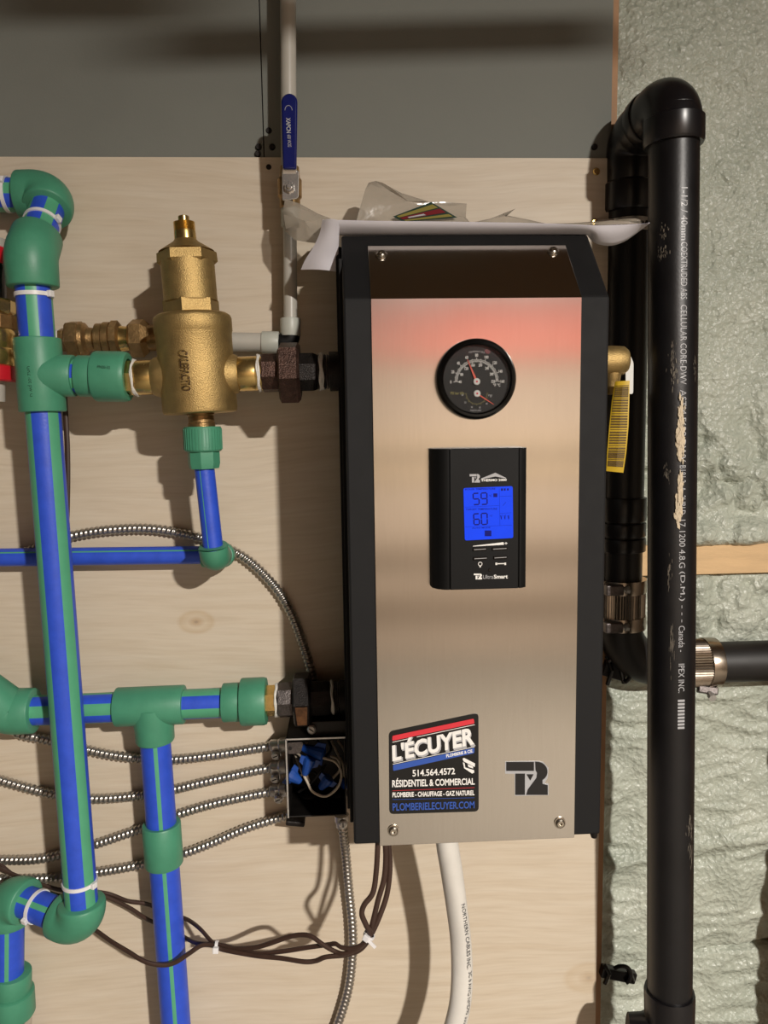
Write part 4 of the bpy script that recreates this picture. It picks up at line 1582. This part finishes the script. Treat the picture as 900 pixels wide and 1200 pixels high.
def cab(y0, y1, side, w):
    def f(u, v):
        y = y0+(y1-y0)*u
        t = max(0, min(1, (y-990)/(1205-990)))
        # centre line of the cable by interpolation of the picture points
        for i in range(len(wp)-1):
            if wp[i][1] <= y <= wp[i+1][1]:
                k = (y-wp[i][1])/(wp[i+1][1]-wp[i][1])
                cx = wp[i][0]+(wp[i+1][0]-wp[i][0])*k
                Y = wp[i][2]+(wp[i+1][2]-wp[i][2])*k
                break
        an = radians(side+(v-.5)*w)
        c = at(cx, y, Y)
        return c+(CR*sin(an)+Vector((0, -1, 0))*cos(an))*.0131
    return f


lettering('NORTHERN CABLES INC.', cab(1053, 1128, 34, 24), 'ink', wc, .0)
lettering('3C 6 AWG NMD90 300V', cab(1132, 1196, 42, 24), 'ink', wc, .0)

# ------------------------------------------------------------------ papers in a bag on the boiler
def sheet_rows(tops, bots, n=8, sag=0.0):
    rows = []
    for k in range(n+1):
        v = k/n
        row = []
        for (a, c) in zip(tops, bots):
            row.append(at(*a).lerp(at(*c), v)+Vector((0, -sag*sin(pi*v), 0)))
        rows.append(row)
    return rows


def smooth_line(pts, n=6):
    P = spline([Vector(p) for p in pts], n)
    return [tuple(p) for p in P]


# long strip: back edge on the boiler, front edge curling up over it
xsP = [378, 400, 440, 500, 560, 620, 680, 700, 716, 732, 748, 760]
topy = [258, 258.5, 259.5, 260, 261, 262, 264, 265, 264.5, 264, 263, 262]
boty = [276, 276, 276.2, 276.2, 276.2, 276.4, 277, 286, 288, 283, 272, 263]
t_ = smooth_line([(x, y, -.134) for x, y in zip(xsP, topy)], 4)
b_ = smooth_line([(x, y, -.114) for x, y in zip(xsP, boty)], 4)
rows = [[Vector((at(q[0], q[1], -.134).x, -.05, hzt+.022)) for q in t_]]
rows += sheet_rows(t_, b_, 6, .004)
for r_ in rows:
    for p_ in r_:
        if p_.x < hx1+.004:
            p_.z = max(p_.z, hzt+.0004)
pb = MB().grid(rows, (0, .0016, .0010))
# the flap that droops past the left side of the casing
fl_ = smooth_line([(377.5, 258, -.134), (375, 272, -.124), (368, 288, -.114), (358, 304, -.104), (352.5, 316, -.096)], 4)
fr_ = smooth_line([(398, 258.3, -.134), (397.5, 272, -.124), (397, 288, -.116), (396, 304, -.110), (396, 318.5, -.108)], 4)
rows = [[at(*a_).lerp(at(*c_), k/6)+Vector((0, -.006*sin(pi*k/6), 0)) for k in range(7)] for a_, c_ in zip(fl_, fr_)]
pb.grid(rows, (0, .0014, 0))
# the turned-back lower corner of the flap
c1_ = [at(352.5, 316, -.096), at(356, 306, -.090), at(366, 290, -.085), at(366, 300, -.088), at(360, 312, -.094)]
pb.poly(c1_, (0, .001, 0))
man = pb.build('paper_booklet', 'paper', smooth=60)
tag(man, 'white folded paper manual drooping over the top of the boiler', 'paper')


def bag_part(name, poly, Ys, par):
    b = MB()
    n = len(poly)
    c = at(sum(p[0] for p in poly)/n, sum(p[1] for p in poly)/n, sum(Ys)/n)+Vector((0, -.004, .001))
    pts = [at(p[0], p[1], y) for p, y in zip(poly, Ys)]
    vs = [c]+pts+[c.lerp(p, .55)+Vector((0, .003*((-1)**i), 0)) for i, p in enumerate(pts)]
    fs = []
    for i in range(n):
        j = (i+1) % n
        fs += [(0, 1+n+i, 1+n+j), (1+n+i, 1+i, 1+j, 1+n+j)]
    o = len(vs)
    vs2 = [v+Vector((0, .0006, 0)) for v in vs]
    fs2 = [tuple(k+o for k in reversed(f)) for f in fs]
    rim = [(1+i, 1+(i+1) % n, 1+(i+1) % n+o, 1+i+o) for i in range(n)]
    b.add(vs+vs2, fs+fs2+rim)
    return b.build(name, 'clear_bag', par, smooth=60)


bag = thing('plastic_bag', 'clear plastic bag crumpled behind and beside the paper manual', 'bag', at(480, 262, -.07))
bag_part('raised_flap', [(417, 262), (420, 250), (428, 222), (432, 214), (440, 212), (448, 214), (470, 226), (505, 237), (530, 241), (547, 238.5), (546, 255), (552, 262), (480, 264)], [-.07, -.068, -.06, -.055, -.054, -.055, -.058, -.062, -.06, -.055, -.062, -.068, -.072], bag)
bag_part('side_flap', [(334, 233), (350, 238), (372, 250), (390, 257), (380, 262), (374, 285), (362, 284), (345, 281), (334, 270), (331, 250)], [-.066, -.066, -.075, -.085, -.09, -.098, -.09, -.075, -.07, -.068], bag)
bag_part('edge_flap', [(548, 262), (575, 256), (590, 250), (604, 244.5), (592, 252), (640, 262), (600, 264)], [-.07, -.066, -.06, -.055, -.064, -.07, -.074], bag)
bag_part('end_flap', [(640, 262), (690, 262), (720, 258.5), (745, 256), (756, 259), (750, 262), (700, 264)], [-.08, -.082, -.084, -.086, -.088, -.09, -.09], bag)
# printed label on the raised flap
def bl(zx, zy, y):
    return at(410+zx/6.0, 205+zy/6.0, y)
lab_y = [-.0735, -.0675, -.0725, -.0760]
L4 = [bl(303, 292, -.0745), bl(572, 190, -.0685), bl(756, 300, -.0740), bl(375, 330, -.0765)]
b = MB()
b.poly(L4, (0, .0004, 0))
lbl = b.build('label', 'label_green', bag, smooth=0)
def lq(u, v, d=.0006):
    return L4[0].lerp(L4[1], u).lerp(L4[3].lerp(L4[2], u), v)+Vector((0, -d, 0))
for (v0_, v1_, mm) in ((.12, .34, 'label_olive'), (.40, .66, 'dim_red'), (.76, .92, 'label_olive')):
    b = MB()
    b.poly([lq(.06, v0_), lq(.95, v0_), lq(.95, v1_), lq(.06, v1_)], (0, -.0001, 0))
    b.build('label_stripe', mm, lbl, smooth=0)
b = MB()
b.poly([lq(.2, .5, .0009), lq(.55, .5, .0009), lq(.55, .62, .0009), lq(.2, .62, .0009)], (0, -.0001, 0))
b.build('label_print', 'grey_print', lbl, smooth=0)

# ------------------------------------------------------------------ relief valve with tags at the right of the boiler
YRV = -0.085
mrv = mpp(724, 422, YRV)
rv = thing('relief_valve', 'brass relief valve sticking out of the right side of the boiler', 'valve', at(722, 430, YRV))
r0 = at(712, 423, YRV)
MB().lathe(Vector((hx1-.002, r0.y, r0.z)), at(734.5, 422.5, YRV), [(0, 17*mrv), (.75, 17.3*mrv), (.93, 16.4*mrv), (1, 13*mrv)], 40).build('cap', 'brass_cast', rv)
MB().lathe(at(718, 430, YRV), at(717, 462, YRV), [(0, 11*mrv), (.5, 9*mrv), (.55, 8*mrv), (1, 8*mrv)], 32).build('outlet', 'brass_cast', rv)
b = MB()
b.poly(rounded([at(733, 415, YRV), at(738.5, 416, YRV), at(742.5, 425, YRV+.002), at(742, 462, YRV+.004), at(733.5, 461, YRV+.004)], .003), (0, .0012, 0))
tag(b.build('tag', 'tag_white', smooth=0), 'small white tag on the brass relief valve', 'tag')
yt = thing('warning_tag', 'yellow printed warning tag hanging from the relief valve', 'tag', at(727, 500, -.1))
tl, tr_ = [(721, 447), (717, 470), (714, 500), (711.5, 530), (710.5, 552)], [(738, 446), (737.5, 470), (736.5, 500), (734, 530), (730.5, 554)]
ys = [-.104, -.107, -.108, -.106, -.102]
rows = []
for k in range(5):
    rows.append([at(tl[k][0], tl[k][1], ys[k]).lerp(at(tr_[k][0], tr_[k][1], ys[k]-.006), u/4)+Vector((0, -.0015*sin(pi*u/4), 0)) for u in range(5)])
MB().grid(rows, (0, .0008, 0)).build('sheet', 'tag_yellow', yt, smooth=60)
b = MB()
for k in range(34):
    v = .06+.86*k/33
    i = min(3, int(v*4))
    w = v*4-i
    A = rows[i][0].lerp(rows[i+1][0], w)
    B = rows[i][4].lerp(rows[i+1][4], w)
    mid = rows[i][2].lerp(rows[i+1][2], w)
    for (p, q) in ((A.lerp(mid, .12), mid), (mid, B.lerp(mid, .16))):
        b.bar(p+Vector((0, -.0006, 0)), q+Vector((0, -.0006, 0)), .0019 if k % 6 else .0008, .0003)
b.build('printed_lines', 'tag_print', yt, smooth=0)

# ------------------------------------------------------------------ black drain pipes
YFR, YRR = -0.10, 0.004
f0, f1 = at(789.5, 150, YFR), at(784.5, 1185, YFR)
mf = mpp(788, 500, YFR)
RF = 27.6*mf
vent = thing('drain_pipe', 'scuffed black plastic drain pipe with white printing, standing in front at right', 'pipe', f1)
bend_c = at(791, 113, YFR)
rr0 = at(737.5, 190, YRR)
rr0 = Vector((rr0.x, YRR, bend_c.z-.050))
MB().cyl(at(789.8, 128, YFR), f1, RF, 56).build('pipe', 'abs_black', vent)
# return bend of two elbows, front one first
top_c = Vector((bend_c.x, YFR, bend_c.z))
top_r = Vector((rr0.x, YRR, bend_c.z-.008))
ppr_elbow(vent, at(789.8, 140, YFR), top_c, top_c.lerp(top_r, .52), RF*1.10, .030, 'elbow', 'abs_mould')
h0, h1 = at(789.6, 139, YFR), at(789.4, 171, YFR)
MB().lathe(h0, h1, [(0, RF*1.08), (.06, RF*1.20), (.9, RF*1.20), (1, RF*1.14), (1, RF*.98)], 56).build('hub', 'abs_mould', vent)
hub2 = top_c.lerp(top_r, .44), top_c.lerp(top_r, .60)
MB().cyl(hub2[0], hub2[1], RF*1.17, 48, bev=.002).build('hub', 'abs_mould', vent)
rear_bot = Vector((rr0.x, YRR, at(735, 690, YRR).z))
ppr_elbow(vent, top_c.lerp(top_r, .50), top_r, top_r+Vector((0, 0, -.055)), RF*1.08, .030, 'elbow', 'abs_mould')
MB().lathe(top_r+Vector((0, 0, -.050)), top_r+Vector((0, 0, -.085)), [(0, RF*1.06), (.08, RF*1.16), (.92, RF*1.16), (1, RF*1.1), (1, RF*.98)], 48).build('hub', 'abs_mould', vent)
MB().cyl(top_r, rear_bot, RF*.98, 48).build('pipe', 'abs_black', vent)
for (ya, yb) in ((584, 612), (614, 630), (632, 648)):
    z_a, z_b = at(735, ya, YRR-.02).z, at(735, yb, YRR-.02).z
    MB().cyl((rr0.x, YRR, z_a), (rr0.x, YRR, z_b), RF*1.12, 48, bev=.0012).build('hub', 'abs_mould', vent)
# bottom wye
w0_, w1_ = at(784.5, 1160, YFR), at(784.2, 1216, YFR)
MB().lathe(w0_, w1_, [(0, RF*1.0), (0, RF*1.10), (.06, RF*1.13), (1, RF*1.10)], 56).build('hub', 'abs_mould', vent)
MB().lathe(at(775, 1212, YFR), at(735, 1203, YFR+.01), [(0, RF*.9), (.5, RF*.85), (.6, RF*.75), (1, RF*.6)], 40).build('branch', 'abs_mould', vent)

MB().cyl(w1_, w1_+(f1-f0).normalized()*.55, RF, 56).build('pipe', 'abs_black', vent)
# printing along the front pipe
def absprint(y0, y1, ang, w):
    def f(u, v):
        y = y0+(y1-y0)*u
        c = f0.lerp(f1, (y-150)/(1185-150.0))
        an = radians(ang+(v-.5)*w)
        return c+(Vector((1, 0, 0))*sin(an)+Vector((0, -1, 0))*cos(an))*(RF+.0003)
    return f


for (s, y0, y1) in (('1-1/2 / 40mm', 219, 273), ('COEXTRUDED ABS', 275, 334), ('CELLULAR CORE-DWV', 340, 424), ('ASTM F628 DWV', 430, 508), ('B181.2 -A- 2URLD', 512, 566), ('17 1200 4.8.G', 572, 626), ('(D.M.) - - -', 630, 688), ('Canada -', 692, 722), ('IPEX INC.', 736, 770)):
    lettering(s, absprint(y0, y1, 1, 15), 'grey_print', vent, .0)
b = MB()
random.seed(5)
for k in range(9):
    y = 778+k*4
    f = absprint(y, y+2.6, 1, 17)
    b.poly([f(0, 0), f(1, 0), f(1, 1), f(0, 1)], (0, -.0001, 0))
b.build('printed_bars', 'grey_print', vent, smooth=0)
# scuffs and a patch of dried compound
def blot(ya, yb, a0, a1, seed, m_, nm):
    """a ragged mark made of flecks that crowd towards its middle"""
    random.seed(seed)
    b = MB()
    f = absprint(ya, yb, (a0+a1)/2-23, a1-a0)
    thin = m_ == 'scuff'
    for j in range(30 if thin else 90):
        cu, cv = random.gauss(.5, .20 if not thin else .28), random.gauss(.5, .17 if not thin else .3)
        n = random.randint(4, 6)
        L = random.uniform(.06, .2)
        W = L*(random.uniform(.2, .4) if thin else random.uniform(.6, 1.2))
        tilt = random.uniform(-.5, .5)
        pts = []
        for k in range(n):
            an = 2*pi*k/n+random.uniform(-.3, .3)
            x, y = L*cos(an)*random.uniform(.6, 1), W*sin(an)*random.uniform(.6, 1)
            pts.append(f(cu+x*cos(tilt)-y*sin(tilt), cv+x*sin(tilt)+y*cos(tilt)))
        off = Vector((0, -.00002*j, 0))
        b.add([p+off for p in pts], [tuple(range(n))])
    return b.build(nm, m_, vent, smooth=0)


for i, (ya, yb, a0, a1, m_) in enumerate(((462, 508, 4, 30, 'paint_splash'), (466, 504, 6, 28, 'paint_splash'), (440, 474, 10, 26, 'paint_splash'), (518, 560, 8, 26, 'paint_splash'), (545, 580, 2, 24, 'paint_splash'), (255, 270, -28, -10, 'scuff'), (276, 292, -34, -14, 'scuff'),
                                            (378, 402, -6, 4, 'scuff'), (400, 425, -8, 12, 'scuff'), (396, 418, 52, 62, 'scuff'), (512, 530, -18, -6, 'scuff'), (620, 650, -12, 0, 'scuff'), (690, 740, -4, 6, 'scuff'), (920, 950, 45, 62, 'scuff'), (948, 985, 50, 64, 'scuff'))):
    blot(ya, yb, a0, a1, i, m_, 'paint_patch' if m_ == 'paint_splash' else 'scuff_mark')
# rear run: bent rubber elbow, banded couplings and the pipe going right
low = thing('drain_elbow', 'black elbow with banded steel couplings behind the front drain pipe', 'pipe', rear_bot)
hc = Vector((rr0.x, YRR+.006, at(830, 778, YRR).z))
hr = at(930, 777, YRR+.006)
hr.z = at(870, 777.5, YRR+.006).z
ppr_elbow(low, Vector((rr0.x, YRR, at(735, 738, YRR-.03).z)), hc, hc+Vector((.10, 0, 0)), RF*1.04, .058, 'elbow', 'rubber_black')
xcp0, xcp1 = at(806, 778, YRR-.03).x, at(853, 778, YRR-.03).x
MB().cyl(hc+Vector((.08, 0, 0)), hc+Vector((.50, 0, 0)), RF*1.0, 48).build('pipe', 'rubber_black', low)


def banded(p0, p1, r, screws):
    """corrugated steel shield with a band and worm screw at each end"""
    a_, e_, b_ = frame(p1-p0)
    n = 60
    L = (p1-p0).length
    b = MB()
    vs, fs = [], []
    for t in (.04, .06, .94, .96):
        for k in range(n*2):
            an = 2*pi*k/(n*2)
            q = r*(1.0 if t in (.04, .96) else (1.035 if k % 2 else 1.0))
            vs.append(p0.lerp(p1, t)+(e_*cos(an)+b_*sin(an))*q)
    for i in range(3):
        for k in range(n*2):
            k2 = (k+1) % (n*2)
            fs.append((i*n*2+k, i*n*2+k2, (i+1)*n*2+k2, (i+1)*n*2+k))
    b.add(vs, fs)
    sh = b.build('coupling_shield', 'stainless_band', low, smooth=0)
    for t0, t1 in screws:
        b = MB()
        b.lathe(p0.lerp(p1, t0), p0.lerp(p1, t1), [(0, r), (0, r*1.065), (.1, r*1.075), (.9, r*1.075), (1, r*1.065), (1, r)], 56)
        b.build('clamp_band', 'stainless_band', low)
    return sh


zc0, zc1 = at(735, 683, YRR-.03).z, at(735, 742, YRR-.03).z
cA, cB = Vector((rr0.x, YRR, zc0)), Vector((rr0.x, YRR, zc1))
banded(cA, cB, RF*1.13, ((.0, .26), (.74, 1.0)))
for t in (.13, .87):
    c = cA.lerp(cB, t)+Vector((-.017, -RF*1.13-.001, 0))
    b = MB()
    b.box((c.x-.014, c.y-.006, c.z-.0065), (c.x+.008, c.y+.008, c.z+.0065))
    o = b.build('clamp_housing', 'iron_grey', low, smooth=0, bevel=.0015)
    MB().lathe(c+Vector((.006, -.001, 0)), c+Vector((.016, -.001, 0)), [(0, .0038), (.5, .0038), (.55, .0052), (1, .0052)], 8).build('clamp_screw', 'zinc', o, smooth=20)
cC, cD = Vector((xcp0, YRR+.006, hc.z)), Vector((xcp1, YRR+.006, hc.z))
banded(cC, cD, RF*1.15, ((.72, 1.03),))
c = cC.lerp(cD, .86)+Vector((0, -RF*.55, -RF*1.12))
b = MB()
b.bar(c+Vector((-.020, .002, -.001)), c+Vector((.004, -.003, -.004)), .012, .010, ref=(0, -.4, -1))
o = b.build('clamp_housing', 'iron_grey', low, smooth=0, bevel=.0015)
MB().lathe(c+Vector((-.008, -.006, -.005)), c+Vector((-.008, -.016, -.008)), [(0, .004), (.5, .004), (.55, .0056), (1, .005)], 8).build('clamp_screw', 'zinc', o, smooth=20)

# perforated strap round the rear pipe
ps = thing('pipe_strap', 'perforated steel strap across the rear black pipe', 'strap', at(737, 259, -.03))
zs_ = at(737, 259, -.03).z
b = MB()
pth = [Vector((XB-.020, -.003, zs_)), Vector((rr0.x-RF*.93, -.010, zs_))]
for k in range(13):
    an = radians(200-k*12.5+20)
    pth.append(Vector((rr0.x+cos(radians(180-k*14))*RF*1.03, YRR-abs(sin(radians(180-k*14)))*RF*1.03, zs_)))
vs, fs = [], []
for i, p in enumerate(pth):
    for s in (-1, 1):
        for o_ in (0, .0012):
            vs.append(p+Vector((0, -o_, s*.0075)))
for i in range(len(pth)-1):
    k = i*4
    fs += [(k, k+2, k+6, k+4), (k+1, k+5, k+7, k+3), (k, k+4, k+5, k+1), (k+2, k+3, k+7, k+6)]
b.add(vs, fs)
b.build('band', 'zinc', ps, smooth=40)
b = MB()
for k in range(1, 13):
    p = pth[k].lerp(pth[k+1], .5) if k+1 < len(pth) else pth[k]
    n = (p-Vector((rr0.x, YRR, zs_))).normalized()
    b.lathe(p+n*.0004, p+n*.0016, [(0, .0022 if k % 2 else .0034), (1, .0022 if k % 2 else .0034)], 16)
b.build('strap_holes', 'wire_black', ps)


def clip(label, x0, y0, x1, y1, Y):
    """black plastic pipe clip: base plate, curved jaw, two lugs"""
    k = mpp((x0+x1)/2, (y0+y1)/2, Y)
    t = thing('pipe_clip', label, 'clip', at((x0+x1)/2, (y0+y1)/2, Y))
    A, B = at(x0, (y0+y1)/2-4, Y), at(x1, (y0+y1)/2+4, Y)
    MB().bar(A, B, (y1-y0)*.5*k, .012).build('base', 'abs_mould', t, smooth=0, bevel=.002)
    c = at((x0+x1)/2+3, (y0+y1)/2, Y-.006)
    r_ = (y1-y0)*.45*k
    MB().tube([c+Vector((cos(radians(a))*r_, -.003, sin(radians(a))*r_)) for a in range(-60, 150, 15)], .0028, 10).build('jaw', 'abs_mould', t)
    MB().tube([at(x0+4, y0+2, Y-.004), at(x0+10, (y0+y1)/2, Y-.010), at(x0+5, y1-2, Y-.004)], .003, 10).build('lug', 'plastic_gloss', t)
    MB().tube([at(x1-8, y0+8, Y-.004), at(x1-5, (y0+y1)/2, Y-.008), at(x1-2, y1-4, Y-.004)], .003, 10).build('lug', 'plastic_gloss', t)
    return t


clip('shiny black plastic clip under the banded coupling by the boiler edge', 707, 767, 733, 804, .012)
clip('black plastic clip low on the stud left of the drain pipe', 704, 1128, 744, 1154, .012)

# ------------------------------------------------------------------ unseen pipes added out of frame to cast soft shadow bands on the boards
oh = MB().cyl((0.59, -1.60, 2.222), (0.81, -1.60, 2.230), .008, 24).build('shadow_pipe', 'zinc')
tag(oh, 'thin unseen metal pipe added to cast the long shadow band on the grey boards', 'pipe')
oh2 = MB().cyl((0.53, -1.62, 2.246), (0.625, -1.62, 2.246), .011, 24).build('shadow_pipe', 'zinc')
tag(oh2, 'short thick unseen metal pipe added to cast the upper left shadow band', 'pipe')
